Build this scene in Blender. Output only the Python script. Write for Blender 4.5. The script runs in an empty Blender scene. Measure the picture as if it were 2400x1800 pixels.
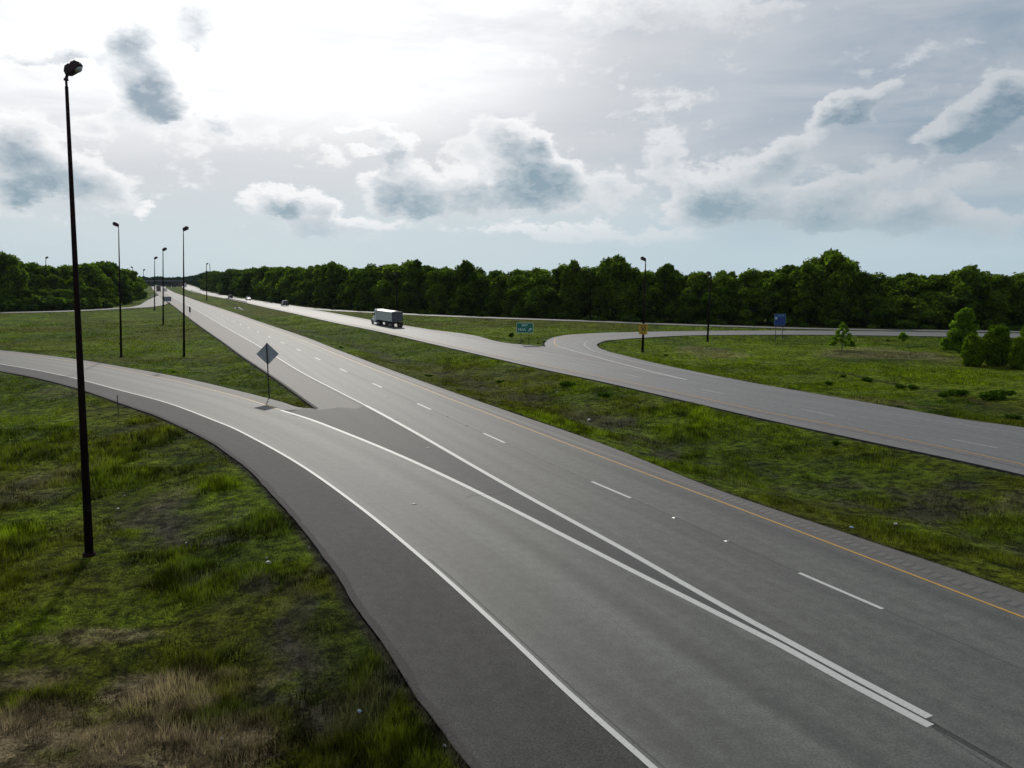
import bpy, math, random
import numpy as np
from mathutils import Vector
random.seed(7); rng = np.random.default_rng(11)
SC = bpy.context.scene
COL = SC.collection

# ------------------------------------------------------------------ camera, sky, sun, exposure
H = 10.6            # eye height above the road
F = 1867.0          # focal length in photo pixels (2400 wide)
HOR = 651.0         # photo row of the horizon
P = math.atan((900 - HOR) / F)
cam = bpy.data.cameras.new('camera'); camo = bpy.data.objects.new('camera', cam); COL.objects.link(camo)
cam.sensor_width = 36; cam.lens = 36 * F / 2400; cam.clip_start = 0.5; cam.clip_end = 20000
camo.location = (0, 0, H); camo.rotation_euler = (math.radians(90) - P, 0, 0)
SC.camera = camo
SC.view_settings.view_transform = 'Standard'; SC.view_settings.look = 'None'
SC.view_settings.exposure = 0.0; SC.view_settings.gamma = 1; SC.view_settings.use_curve_mapping = False

SUN_AZ = math.radians(-14); SUN_EL = math.radians(33)      # azimuth from +Y, negative = left
sund = Vector((math.sin(SUN_AZ) * math.cos(SUN_EL), math.cos(SUN_AZ) * math.cos(SUN_EL), math.sin(SUN_EL)))
sl = bpy.data.lights.new('sun', 'SUN'); sl.energy = 2.6; sl.angle = math.radians(1.6); sl.color = (1, .95, .86)
so = bpy.data.objects.new('sun', sl); COL.objects.link(so)
so.rotation_euler = (-sund).to_track_quat('-Z', 'Y').to_euler(); so.location = (0, 0, 60)

def ray(px, py):
    xc = (px - 1200) / F; yc = -(py - 900) / F
    return np.array([xc, math.cos(P) + yc * math.sin(P), -math.sin(P) + yc * math.cos(P)])

class NT:
    def __init__(s, tree): s.t = tree
    def n(s, typ, **kw):
        nd = s.t.nodes.new(typ)
        for k, v in kw.items():
            if k.startswith('i_'):
                nd.inputs[int(k[2:]) if k[2:].isdigit() else k[2:]].default_value = v
            else: setattr(nd, k, v)
        return nd
    def l(s, a, b): s.t.links.new(a, b)
    def m(s, op, a, b=None, c=None, clamp=False):
        nd = s.t.nodes.new('ShaderNodeMath'); nd.operation = op; nd.use_clamp = clamp
        for i, v in enumerate((a, b, c)):
            if v is None: continue
            if isinstance(v, (int, float)): nd.inputs[i].default_value = v
            else: s.l(v, nd.inputs[i])
        return nd.outputs[0]
    def mr(s, v, a, b, c=0, d=1, smooth=True):
        nd = s.t.nodes.new('ShaderNodeMapRange'); nd.interpolation_type = 'SMOOTHSTEP' if smooth else 'LINEAR'
        s.l(v, nd.inputs[0])
        for i, q in enumerate((a, b, c, d)): nd.inputs[i + 1].default_value = q
        return nd.outputs[0]
    def mix(s, f, a, b, typ='MIX'):
        nd = s.t.nodes.new('ShaderNodeMix'); nd.data_type = 'RGBA'; nd.blend_type = typ
        if isinstance(f, (int, float)): nd.inputs[0].default_value = f
        else: s.l(f, nd.inputs[0])
        for i, v in ((6, a), (7, b)):
            if isinstance(v, (tuple, list)): nd.inputs[i].default_value = (*v[:3], 1)
            else: s.l(v, nd.inputs[i])
        return nd.outputs[2]
    def noise(s, vec, scale, detail=4, rough=.5, dist=0, out=0):
        nd = s.t.nodes.new('ShaderNodeTexNoise'); nd.inputs['Scale'].default_value = scale
        nd.inputs['Detail'].default_value = detail; nd.inputs['Roughness'].default_value = rough
        nd.inputs['Distortion'].default_value = dist
        if vec is not None: s.l(vec, nd.inputs['Vector'])
        return nd.outputs[out]
    def vec(s, x, y, z):
        nd = s.t.nodes.new('ShaderNodeCombineXYZ')
        for i, v in enumerate((x, y, z)):
            if isinstance(v, (int, float)): nd.inputs[i].default_value = v
            else: s.l(v, nd.inputs[i])
        return nd.outputs[0]

def make_world():
    w = bpy.data.worlds.new('World'); SC.world = w; w.use_nodes = True
    t = w.node_tree; t.nodes.clear(); N = NT(t)
    out = N.n('ShaderNodeOutputWorld'); bg = N.n('ShaderNodeBackground'); N.l(bg.outputs[0], out.inputs[0])
    sky = N.n('ShaderNodeTexSky'); sky.sky_type = 'NISHITA'; sky.sun_disc = False
    sky.sun_elevation = SUN_EL; sky.sun_rotation = SUN_AZ
    tc = N.n('ShaderNodeTexCoord'); d = tc.outputs['Generated']
    sep = N.n('ShaderNodeSeparateXYZ'); N.l(d, sep.inputs[0]); X, Y, Z = sep.outputs
    ay = N.m('MAXIMUM', N.m('ABSOLUTE', Y), 0.12)
    u = N.m('DIVIDE', X, ay); v = N.m('DIVIDE', Z, ay)
    uv = N.vec(u, v, 0)
    dn = N.vec(X, Y, N.m('MULTIPLY', Z, 1.9))
    # ragged edges: warp the plane of the clouds with noise
    w1 = N.n('ShaderNodeTexNoise'); w1.inputs['Scale'].default_value = 17; w1.inputs['Detail'].default_value = 7
    w1.inputs['Roughness'].default_value = .68
    N.l(dn, w1.inputs['Vector'])
    wv = N.n('ShaderNodeVectorMath', operation='SUBTRACT'); N.l(w1.outputs['Color'], wv.inputs[0]); wv.inputs[1].default_value = (.5, .5, .5)
    ws = N.n('ShaderNodeVectorMath', operation='SCALE'); N.l(wv.outputs[0], ws.inputs[0]); ws.inputs['Scale'].default_value = .058
    wa = N.n('ShaderNodeVectorMath', operation='ADD'); N.l(uv, wa.inputs[0]); N.l(ws.outputs[0], wa.inputs[1])
    uvw = wa.outputs[0]
    blobs = [(318,150,75,105,0,1.15),(300,70,45,40,0,.6),(365,205,50,60,0,1.0),(400,255,34,26,0,.8),(462,40,66,58,0,.95),(505,262,36,26,0,.62),(455,100,14,14,0,.5),
             (70,378,110,62,-20,1.15),(40,440,95,34,0,.95),(190,412,75,42,0,.85),(255,448,60,44,0,.55),(40,315,70,60,0,.5),(338,500,26,16,0,.5),(50,118,100,24,0,.75),(175,118,62,22,0,.8),
             (640,470,56,36,0,1.15),(705,478,60,40,0,1.1),(745,532,80,24,0,1.0),(775,488,32,28,0,.6),
             (925,343,38,34,0,1.25),(872,302,34,14,0,.7),(808,308,24,12,0,.55),(860,350,34,9,0,.6),(790,370,30,26,0,.35),
             (955,435,62,48,0,1.15),(985,480,75,26,0,.8),(885,440,45,42,0,.6),(1060,440,60,45,0,.6),
             (1235,370,58,58,0,.9),(1275,430,85,55,0,1.15),(1175,468,90,38,0,.9),(1190,318,42,28,0,.55),(1330,400,36,44,0,.6),(1262,328,26,18,0,.7),(1120,430,60,35,0,.5),
             (900,525,120,16,0,.42),(1180,540,130,16,0,.42),(1330,548,110,20,0,.5),
             (1440,430,60,50,0,.45),(1560,360,44,60,0,.42),(1700,480,110,34,0,1.3),(1650,440,70,35,0,.75),(1760,420,90,45,20,.7),(1860,350,100,24,25,.55),(1885,470,120,40,10,.7),
             (1930,510,90,28,0,1.1),(2130,500,115,38,0,1.3),(2060,430,120,34,18,.5),(2240,430,130,34,20,.45),(2320,520,90,40,0,.5),(1480,560,160,20,0,.5),
             (1985,246,60,28,12,1.2),(1920,272,36,26,45,.65),(2070,212,56,16,32,.75),(2020,268,36,20,0,.6),
             (2290,275,100,46,32,1.35),(2360,225,75,52,30,1.25),(2220,310,70,22,10,.9),(2140,130,60,18,10,.3),(2300,100,120,16,6,.25),
             (1560,20,240,44,0,.45),(1380,55,80,30,0,.3)]
    f0 = None; f1 = None
    for bi, (cx, cy, rx, ry, rot, wt) in enumerate(blobs):
        r = ray(cx, cy); cu, cv = r[0] / r[1], r[2] / r[1]
        src = uvw
        if f0 is not None and bi % 6 == 0:                # chained so that few values are alive at a time
            e = N.n('ShaderNodeVectorMath', operation='SCALE'); N.l(N.m('ADD', f0, f1), e.inputs[0]); e.inputs['Scale'].default_value = 1e-6
            a2 = N.n('ShaderNodeVectorMath', operation='ADD'); N.l(uvw, a2.inputs[0]); N.l(e.outputs[0], a2.inputs[1]); src = a2.outputs[0]
        mp = N.n('ShaderNodeMapping', vector_type='TEXTURE')
        N.l(src, mp.inputs[0]); mp.inputs['Location'].default_value = (cu, cv, 0)
        mp.inputs['Rotation'].default_value = (0, 0, math.radians(rot))
        mp.inputs['Scale'].default_value = (rx / F * 1.45, ry / F * 1.45, 1)
        ln = N.n('ShaderNodeVectorMath', operation='LENGTH'); N.l(mp.outputs[0], ln.inputs[0])
        g = N.m('MULTIPLY_ADD', ln.outputs['Value'], -wt * 1.15, wt * 1.15, True)
        sh = N.n('ShaderNodeVectorMath', operation='ADD'); N.l(mp.outputs[0], sh.inputs[0]); sh.inputs[1].default_value = (0, 14 / ry, 0)
        l2 = N.n('ShaderNodeVectorMath', operation='LENGTH'); N.l(sh.outputs[0], l2.inputs[0])
        g2 = N.m('MULTIPLY_ADD', l2.outputs['Value'], -wt * 1.15, wt * 1.15, True)
        f0 = g if f0 is None else N.m('ADD', f0, g)
        f1 = g2 if f1 is None else N.m('ADD', f1, g2)
    n1 = N.noise(dn, 9, 8, .68, 0)
    n2 = N.noise(dn, 38, 4, .65, 0)
    nn = N.m('ADD', N.m('MULTIPLY', N.m('SUBTRACT', n1, .5), 1.25), N.m('MULTIPLY', N.m('SUBTRACT', n2, .5), .7))
    # scattered low cloud band
    band = N.m('MULTIPLY', N.mr(v, .03, .10), N.mr(v, .30, .16))
    scat = N.m('MULTIPLY', N.mr(N.noise(dn, 7.5, 5, .6, 0), .45, .72, 0, .58), band)
    dens = N.m('ADD', N.m('ADD', f0, scat), N.m('MULTIPLY', nn, 1.05))
    cover = N.mr(dens, .10, .44)
    body = N.mr(N.m('ADD', N.m('ADD', f1, N.m('MULTIPLY', scat, .8)), N.m('MULTIPLY', nn, 1.0)), .20, 1.40, 0, 1, False)
    # thin veil sky: brightness falls away from the sun
    sunv = N.n('ShaderNodeVectorMath', operation='DOT_PRODUCT'); N.l(d, sunv.inputs[0])
    gv = Vector((math.sin(math.radians(-18)) * math.cos(math.radians(24)), math.cos(math.radians(-18)) * math.cos(math.radians(24)), math.sin(math.radians(24))))
    sunv.inputs[1].default_value = gv
    cosg = sunv.outputs['Value']
    glare = N.mr(cosg, .895, .995)
    glare2 = N.mr(cosg, .68, .975)
    streak = N.noise(N.vec(X, Y, N.m('MULTIPLY', Z, 5)), 3.2, 6, .6, .4)
    veil = N.mix(N.mr(streak, .35, .68), (.27, .35, .44), (.46, .50, .55))
    veil = N.mix(N.m('MULTIPLY', glare2, .75), veil, (.76, .76, .78))
    veil = N.mix(N.mr(v, .16, .0, 0, .8), veil, (.48, .64, .73))
    veil = N.mix(N.m('MULTIPLY', N.mr(v, .12, .26), N.m('MULTIPLY', glare, N.mr(streak, .3, .6, .45, 1))), veil, (1.35, 1.35, 1.35))
    # above and behind: plain thin cloud
    nish = N.n('ShaderNodeVectorMath', operation='SCALE'); N.l(sky.outputs[0], nish.inputs[0]); nish.inputs['Scale'].default_value = .10
    base = N.mix(.06, veil, nish.outputs[0])
    edge = N.mix(glare2, (.56, .60, .64), (.95, .95, .96))
    edge = N.mix(N.m('MULTIPLY', glare, N.mr(v, .12, .3)), edge, (1.3, 1.3, 1.3))
    core = N.mix(N.mr(v, .05, .30), (.29, .395, .46), (.17, .25, .335))
    core = N.mix(N.m('MULTIPLY', glare, .7), core, (.40, .47, .54))
    ccol = N.mix(body, edge, core)
    ccol = N.mix(N.m('MULTIPLY', N.mr(n2, .46, .64), .18), ccol, edge)
    ccol = N.mix(N.mr(v, .085, .02, 0, .45), ccol, (.46, .60, .68))
    lowfade = N.mr(v, .01, .085, .35, .97)
    colr = N.mix(N.m('MULTIPLY', cover, lowfade), base, ccol)
    N.l(colr, bg.inputs[0]); bg.inputs[1].default_value = 1.0
    w.cycles.sampling_method = 'MANUAL'; w.cycles.sample_map_resolution = 512
make_world()

# ------------------------------------------------------------------ helpers
def mat(name): 
    m = bpy.data.materials.new(name); m.use_nodes = True; m.node_tree.nodes.clear()
    N = NT(m.node_tree); o = N.n('ShaderNodeOutputMaterial'); b = N.n('ShaderNodeBsdfPrincipled'); N.l(b.outputs[0], o.inputs[0])
    return m, N, b, o
_simple = {}
def simple(name, col, rough=.5, metal=0, var=.12, spec=.5, nscale=3):
    if name in _simple: return _simple[name]
    m, N, b, o = mat(name)
    tc = N.n('ShaderNodeTexCoord')
    n = N.noise(tc.outputs['Object'], nscale, 5, .6)
    c = N.mix(N.mr(n, .3, .7), tuple(x * (1 - var) for x in col), tuple(min(1, x * (1 + var)) for x in col))
    N.l(c, b.inputs['Base Color']); b.inputs['Roughness'].default_value = rough; b.inputs['Metallic'].default_value = metal
    b.inputs['Specular IOR Level'].default_value = spec
    _simple[name] = m; return m

class MB:
    def __init__(s): s.v = []; s.f = []; s.uv = []
    def add(s, vs, fs):
        o = len(s.v); s.v += [tuple(map(float, q)) for q in vs]; s.f += [tuple(i + o for i in q) for q in fs]
    def box(s, c, size, rz=0, taper=1.0):
        cx, cy, cz = c; a, b, h = size[0] / 2, size[1] / 2, size[2] / 2
        vs = []
        for z, k in ((-h, 1), (h, taper)):
            for x, y in ((-a, -b), (a, -b), (a, b), (-a, b)):
                x, y = x * k, y * k
                vs.append((cx + x * math.cos(rz) - y * math.sin(rz), cy + x * math.sin(rz) + y * math.cos(rz), cz + z))
        s.add(vs, [(3, 2, 1, 0), (4, 5, 6, 7), (0, 1, 5, 4), (1, 2, 6, 5), (2, 3, 7, 6), (3, 0, 4, 7)])
    def tube(s, p0, p1, r0, r1, n=10, cap=True):
        p0, p1 = Vector(p0), Vector(p1); d = (p1 - p0).normalized()
        a = d.orthogonal().normalized(); b = d.cross(a)
        vs = []
        for p, r in ((p0, r0), (p1, r1)):
            for i in range(n):
                t = 2 * math.pi * i / n; vs.append(p + a * math.cos(t) * r + b * math.sin(t) * r)
        fs = [(i, (i + 1) % n, n + (i + 1) % n, n + i) for i in range(n)]
        if cap: fs += [tuple(range(n))[::-1], tuple(range(n, 2 * n))]
        s.add(vs, fs)
    def prism(s, prof, x0, x1):           # profile of (y,z) extruded along x
        n = len(prof)
        vs = [(x0, y, z) for y, z in prof] + [(x1, y, z) for y, z in prof]
        s.add(vs, [tuple(range(n)), tuple(range(n, 2 * n))[::-1]] + [(i, n + i, n + (i + 1) % n, (i + 1) % n) for i in range(n)])
    def loft(s, rings):
        n = len(rings[0]); o = len(s.v); s.v += [tuple(map(float, q)) for r in rings for q in r]
        for k in range(len(rings) - 1):
            for i in range(n):
                s.f.append((o + k * n + i, o + k * n + (i + 1) % n, o + (k + 1) * n + (i + 1) % n, o + (k + 1) * n + i))
        s.f.append(tuple(o + i for i in range(n))[::-1]); s.f.append(tuple(o + (len(rings) - 1) * n + i for i in range(n)))
    def build(s, name, m, parent=None, smooth=False, bevel=0):
        me = bpy.data.meshes.new(name); me.from_pydata(s.v, [], s.f); me.update()
        if m: me.materials.append(m)
        o = bpy.data.objects.new(name, me); COL.objects.link(o)
        if parent: o.parent = parent
        if smooth:
            for p in me.polygons: p.use_smooth = True
        if bevel:
            md = o.modifiers.new('bevel', 'BEVEL'); md.width = bevel; md.segments = 2; md.limit_method = 'ANGLE'
        return o

def tag(o, label=None, cat=None, group=None, kind=None):
    if label: o['label'] = label
    if cat: o['category'] = cat
    if group: o['group'] = group
    if kind: o['kind'] = kind
    return o
def empty(name, loc=(0, 0, 0), rz=0, scale=1):
    o = bpy.data.objects.new(name, None); o.location = loc; o.rotation_euler = (0, 0, rz); o.scale = (scale,) * 3
    o.empty_display_size = .5; COL.objects.link(o); return o
KIDS = {}
def copy_tree(o, parent=None):
    c = o.copy(); COL.objects.link(c)
    if parent: c.parent = parent
    for ch in [x for x in COL.objects if x.parent == o]: copy_tree(ch, c)
    return c

def big_mesh(name, V, Fc, nper, m, col=None, smooth=False, uv=None):
    me = bpy.data.meshes.new(name)
    me.vertices.add(len(V)); me.vertices.foreach_set('co', np.asarray(V, np.float32).ravel())
    nf = len(Fc); me.loops.add(nf * nper); me.loops.foreach_set('vertex_index', np.asarray(Fc, np.int32).ravel())
    me.polygons.add(nf); me.polygons.foreach_set('loop_start', np.arange(0, nf * nper, nper, dtype=np.int32))
    try: me.polygons.foreach_set('loop_total', np.full(nf, nper, np.int32))
    except Exception: pass
    if smooth: me.polygons.foreach_set('use_smooth', np.ones(nf, bool))
    me.update(calc_edges=True)
    if col is not None:
        a = me.color_attributes.new('tint', 'FLOAT_COLOR', 'POINT')
        c4 = np.ones((len(V), 4), np.float32); c4[:, :3] = col; a.data.foreach_set('color', c4.ravel())
    me.materials.append(m)
    return me
def big_obj(name, *a, **k):
    o = bpy.data.objects.new(name, big_mesh(name, *a, **k)); COL.objects.link(o); return o

def vnoise(x, y, seed=0):
    x = np.asarray(x, float); y = np.asarray(y, float)
    xi = np.floor(x).astype(np.int64); yi = np.floor(y).astype(np.int64); fx = x - xi; fy = y - yi
    fx = fx * fx * (3 - 2 * fx); fy = fy * fy * (3 - 2 * fy)
    def h(a, b):
        n = (a * 374761393 + b * 668265263 + seed * 1442695041) & 0x7fffffff
        n = ((n ^ (n >> 13)) * 1274126177) & 0x7fffffff
        return ((n ^ (n >> 16)) & 0xffff) / 65535.0
    return (h(xi, yi) * (1 - fx) + h(xi + 1, yi) * fx) * (1 - fy) + (h(xi, yi + 1) * (1 - fx) + h(xi + 1, yi + 1) * fx) * fy
def fbm(x, y, oct=4, seed=0):
    s = 0; a = .5; t = 0
    for k in range(oct):
        s = s + a * vnoise(x * 2 ** k, y * 2 ** k, seed + k); t += a; a *= .55
    return s / t
def sstep(a, b, x):
    t = np.clip((x - a) / (b - a), 0, 1); return t * t * (3 - 2 * t)

def G0(px, py, z=0.0):
    r = ray(px, py); t = (z - H) / r[2]; return np.array([r[0] * t, r[1] * t])
def zat(py, D):                       # height of photo row py at forward distance D
    r = ray(1200, py); return H + r[2] / r[1] * D
def proj(x, y, z):
    cy = y * math.cos(P) - (z - H) * math.sin(P); cu = y * math.sin(P) + (z - H) * math.cos(P)
    return 1200 + F * x / cy, 900 - F * cu / cy

def spline_px(pts, sub=10):
    p = [np.array(q, float) for q in pts]
    p = [2 * p[0] - p[1]] + p + [2 * p[-1] - p[-2]]
    out = []
    for i in range(1, len(p) - 2):
        for k in range(sub):
            t = k / sub
            # centripetal-like catmull rom
            a, b, c, d = p[i - 1], p[i], p[i + 1], p[i + 2]
            la, lb, lc = [max(1e-6, np.linalg.norm(q)) ** .5 for q in (b - a, c - b, d - c)]
            m1 = (c - b) + lb * ((b - a) / la / 1 - (c - a) / (la + lb)) if True else 0
            m1 = lb * ((b - a) / la**1 / la * la / 1 * 0) if False else (c - b + lb * lb * 0)
            # non-uniform tangents
            ta, tb, tc = la ** 2, lb ** 2, lc ** 2
            m1 = tb * ((b - a) / ta - (c - a) / (ta + tb) + (c - b) / tb)
            m2 = tb * ((c - b) / tb - (d - b) / (tb + tc) + (d - c) / tc)
            out.append((2*t**3 - 3*t**2 + 1) * b + (t**3 - 2*t**2 + t) * m1 + (-2*t**3 + 3*t**2) * c + (t**3 - t**2) * m2)
    out.append(p[-2]); return np.array(out)
def W(pts, sub=10): return np.array([G0(*q) for q in spline_px(pts, sub)])
def resample(c, n):
    s = np.r_[0, np.cumsum(np.hypot(*np.diff(c, axis=0).T))]; t = np.linspace(0, s[-1], n)
    return np.c_[np.interp(t, s, c[:, 0]), np.interp(t, s, c[:, 1])]
def arclen(c): return np.r_[0, np.cumsum(np.hypot(*np.diff(c, axis=0).T))]
def clip_arc(c, s0, s1, step=1.0):
    s = arclen(c); t = np.arange(s0, s1 + 1e-6, step) if s1 - s0 > step else np.array([s0, s1])
    if t[-1] < s1: t = np.r_[t, s1]
    return np.c_[np.interp(t, s, c[:, 0]), np.interp(t, s, c[:, 1])]
def normals(c):
    d = np.gradient(c, axis=0); d /= np.maximum(1e-9, np.hypot(d[:, 0], d[:, 1]))[:, None]
    return np.c_[d[:, 1], -d[:, 0]]
def offset(c, w): return c + normals(c) * w
def nearest_param(c, p):
    s = arclen(c); cc = resample(c, 4000); k = np.argmin(np.hypot(*(cc - np.array(p)).T)); return k / 3999 * s[-1]

# ------------------------------------------------------------------ traced lines of the roads (photo pixels -> ground)
A_out = [(8000,3522),(4200,2076),(2700,1505),(2400,1391),(2014,1260),(1672,1143.8),(1400,1036),(1206.8,969.5),(989.9,893.6),(871,850),(800,823),(726.6,794),(603.4,752.2),(535.6,728.5),(467.8,706.5),(434,694.3),(406,684),(394.6,678),(384,671),(377,666),(373,662.5)]
A_yel = [(8000,3583),(4200,2134),(2700,1562),(2400,1447.6),(1797,1217),(1308.5,1032.5),(1071,941),(935.6,888),(800,834.5),(726.6,804.5),(603.4,759),(535.6,733.8),(467.8,710.2),(434,697),(406,686),(392,678.5),(382,671.3),(375.5,666.2),(371.5,662.8)]
A_dash = [(7000,3568),(4200,2353),(2800,1745),(2065,1426),(1873,1343),(1479,1168),(1387,1129),(1132,1015),(976.3,945),(872,898),(795.8,863.9),(737.4,837.7),(693,817),(656.4,800.8),(601,776.4),(562,759.3),(530.5,745),(490,727),(450,709),(420,696.5),(396,685),(380,675),(371,668),(366,663.5)]
A_edge = [(5600,3575),(4200,2809),(2800,2043),(2360,1798),(2185,1685),(2040.8,1608.6),(1864.5,1513),(1742.6,1447),(1600,1367),(1525.6,1324),(1200,1144),(858,951),(800,921.2),(700,868.9),(610.2,813.3),(535.6,771.2),(468,731.5),(430,710),(406,697),(384,684.5),(370,675),(363,668.5),(360,664)]
A_left = [(740,958),(671,906.6),(629.7,877.6),(562.7,832.4),(517.5,799),(490,780),(440.7,744),(400,712.5),(385,702),(372,692),(361.5,683),(356.5,676.5),(354,669),(354.5,664.5)]
B_up = [(-1800,775),(-800,785),(-260,803),(-120,811.5),(0,820.7),(90.4,830.6),(177,841.5),(271,856.9),(400,880),(490.4,899.3),(553.7,914.7),(608,928.3),(662.2,942.7),(698,954),(740,958)]
B_yel = [(-1800,779),(-800,789.5),(-260,808),(-120,817),(0,826.7),(90,836.5),(199,851.8),(271,864.5),(343.6,879.5),(400,890.8),(499.5,914.7),(580.8,936.4),(658.6,961.7)]
B_gore = [(658.6,961.7),(725.5,982.5),(800,1011),(935.6,1067),(1071,1129.5),(1206.8,1197),(1318,1254),(1525.6,1360),(1600,1397),(1742.6,1469),(1805.7,1500.5),(2011.4,1613),(2173,1698),(2350,1797),(2800,2045),(4200,2811),(5600,3577)]
B_white = [(-1800,784),(-800,797),(-260,821),(-120,835),(0,853.2),(90.4,868.6),(180.8,888),(271,912),(400,947),(508.5,988),(541,1001),(599,1030),(698,1086),(834,1181.7),(1000,1317.3),(1200,1499),(1308.5,1602),(1531,1800),(1700,1950),(2050,2260),(2500,2660),(3500,3548)]
B_out = [(-1800,788),(-800,802),(-260,829),(-120,847),(0,869.5),(90.4,886.7),(180.8,910.2),(271,941),(400,988.5),(508.5,1044),(555.5,1078),(611.6,1124.8),(644,1162.7),(711.9,1238.7),(779.7,1333.6),(858.4,1450),(895,1503.6),(994.5,1647.8),(1100,1792),(1180,1900),(1250,2000),(1600,2490),(2300,3470)]
C_near = [(9000,2809),(4200,1575),(2700,1190),(2400,1113),(2000,1026.6),(1780.8,979.6),(1600,938),(1406.8,893.6),(1271,865),(1135.6,834),(1000,803),(871,773.5),(780.8,755.5),(690.4,735.2),(600,715.5),(579,710.5),(528.9,700.2),(481.4,691),(450,683.5),(434,677.6),(426,672),(422,668),(420,665)]
C_far = [(9000,2322),(4200,1362),(2700,1062),(2400,1002),(2235,979),(2199,972.5),(2000,937.5),(1780.8,900),(1600,865)]
C_far2 = [(1279,812.5),(1150,796.3),(1135.6,792),(1000,771),(871,750),(780.8,733.5),(690.4,718.5),(603.4,703.7),(535.6,693.8),(488,683.2),(461,673.2),(440.7,667.4),(431,665),(427,663.8)]
D_near = [(1600,865),(1515,846),(1461,832.6),(1420.4,821.7),(1403,814),(1398.7,808),(1409.5,801.4),(1447.5,796),(1515,791),(1600,786.5),(1708.5,785),(1853,784.3),(2000,785.5),(2211,788.5),(2420,792),(2700,798),(4200,832)]
D_far = [(1279,812.5),(1276.5,807),(1278,801),(1289,793.8),(1311.6,787.6),(1373.8,781.9),(1498,777.7),(1600,776),(1780.8,774.6),(2000,775.6),(2211,778.6),(2420,782),(2700,787),(4200,815)]
E_mid = [(640,711.3),(690,719),(780.8,727),(871,731.5),(1000,738.2),(1150,744.3),(1398.6,753),(1636,762),(1762.7,765.6),(1889,769.5),(2000,771.6),(2211,775),(2420,777.5),(2700,782),(4200,800)]
L_lo = [(394,711),(381,715),(351.6,719.4),(325.5,721),(271,724.2),(173.6,729.5),(0,733.8),(-200,737),(-900,745)]
L_hi = [(372,692),(351.6,700.6),(338,708),(331,712.8),(318,717),(271,721.6),(173.6,727),(0,731.5),(-200,734.8),(-900,742)]

wA_out, wA_yel, wA_dash, wA_edge, wA_left = map(W, (A_out, A_yel, A_dash, A_edge, A_left))
wB_up, wB_yel, wB_gore, wB_white, wB_out = map(W, (B_up, B_yel, B_gore, B_white, B_out))
wC_near, wC_far, wC_far2, wD_near, wD_far = map(W, (C_near, C_far, C_far2, D_near, D_far))
wE = W(E_mid); wL_lo = W(L_lo); wL_hi = W(L_hi)
wE_a, wE_b = offset(wE, 2.6), offset(wE, -2.6)
def ragged(c, amp, seed, near=90):
    c = resample(c, int(arclen(c)[-1] / .25)) if arclen(c)[-1] < 400 else c
    s = arclen(c); w = (fbm(s / 1.3, s * 0 + seed, 4, seed) - .5) * 2 * amp + (fbm(s / 7, s * 0 + seed, 2, seed) - .5) * amp * 1.6
    return c + normals(c) * (w * np.clip(1.2 - c[:, 1] / near, .15, 1))[:, None]
wB_out = ragged(wB_out, .075, 3)

# pavement outlines
A_poly = np.vstack([wA_out, wA_left[::-1], W([(740,958),(900,1040),(1300,1230),(2190,1695),(2850,2060),(5700,3640)], 3)])
B_poly = np.vstack([wB_out[::-1], wB_up, W([(740,958),(900,1028),(1300,1222),(2190,1692),(2850,2058),(5700,3636)], 3)])
C_poly = np.vstack([wC_near, wC_far2[::-1], W([(1279,812.5),(1400,838),(1600,865)], 3), wC_far[::-1]])
D_poly = np.vstack([wD_near[::-1], W([(1600,865),(1600,884),(1400,846),(1279,813)], 3), wD_far])
E_poly = np.vstack([wE_a, wE_b[::-1]])
L_poly = np.vstack([wL_lo, wL_hi[::-1]])
POLYS = [A_poly, B_poly, C_poly, D_poly, E_poly, L_poly]

def seg_dist(x, y, poly, closed=True):
    best = np.full(x.shape, 1e9); n = len(poly)
    bb0 = poly.min(0); bb1 = poly.max(0)
    for i in range(n if closed else n - 1):
        ax, ay = poly[i]; bx, by = poly[(i + 1) % n]; dx, dy = bx - ax, by - ay; L = dx * dx + dy * dy
        if L < 1e-6: continue
        t = np.clip(((x - ax) * dx + (y - ay) * dy) / L, 0, 1)
        best = np.minimum(best, (x - ax - t * dx) ** 2 + (y - ay - t * dy) ** 2)
    return np.sqrt(best)
def inside(x, y, poly):
    r = np.zeros(x.shape, bool); n = len(poly); j = n - 1
    for i in range(n):
        xi, yi = poly[i]; xj, yj = poly[j]
        if yi != yj:
            c = ((yi > y) != (yj > y)) & (x < (xj - xi) * (y - yi) / (yj - yi) + xi); r ^= c
        j = i
    return r
def simplify(poly, tol=.12):
    out = [poly[0]]
    for k in range(1, len(poly) - 1):
        if np.hypot(*(poly[k] - out[-1])) > max(.6, tol * 10) * (1 + np.hypot(*poly[k]) / 60): out.append(poly[k])
    out.append(poly[-1]); return np.array(out)
SPOLYS = [simplify(p) for p in POLYS]
def road_dist(x, y):                 # signed: negative inside pavement
    d = np.full(x.shape, 1e9)
    for p in SPOLYS:
        q = seg_dist(x, y, p); q = np.where(inside(x, y, p), -q, q); d = np.minimum(d, q)
    return d

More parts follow.
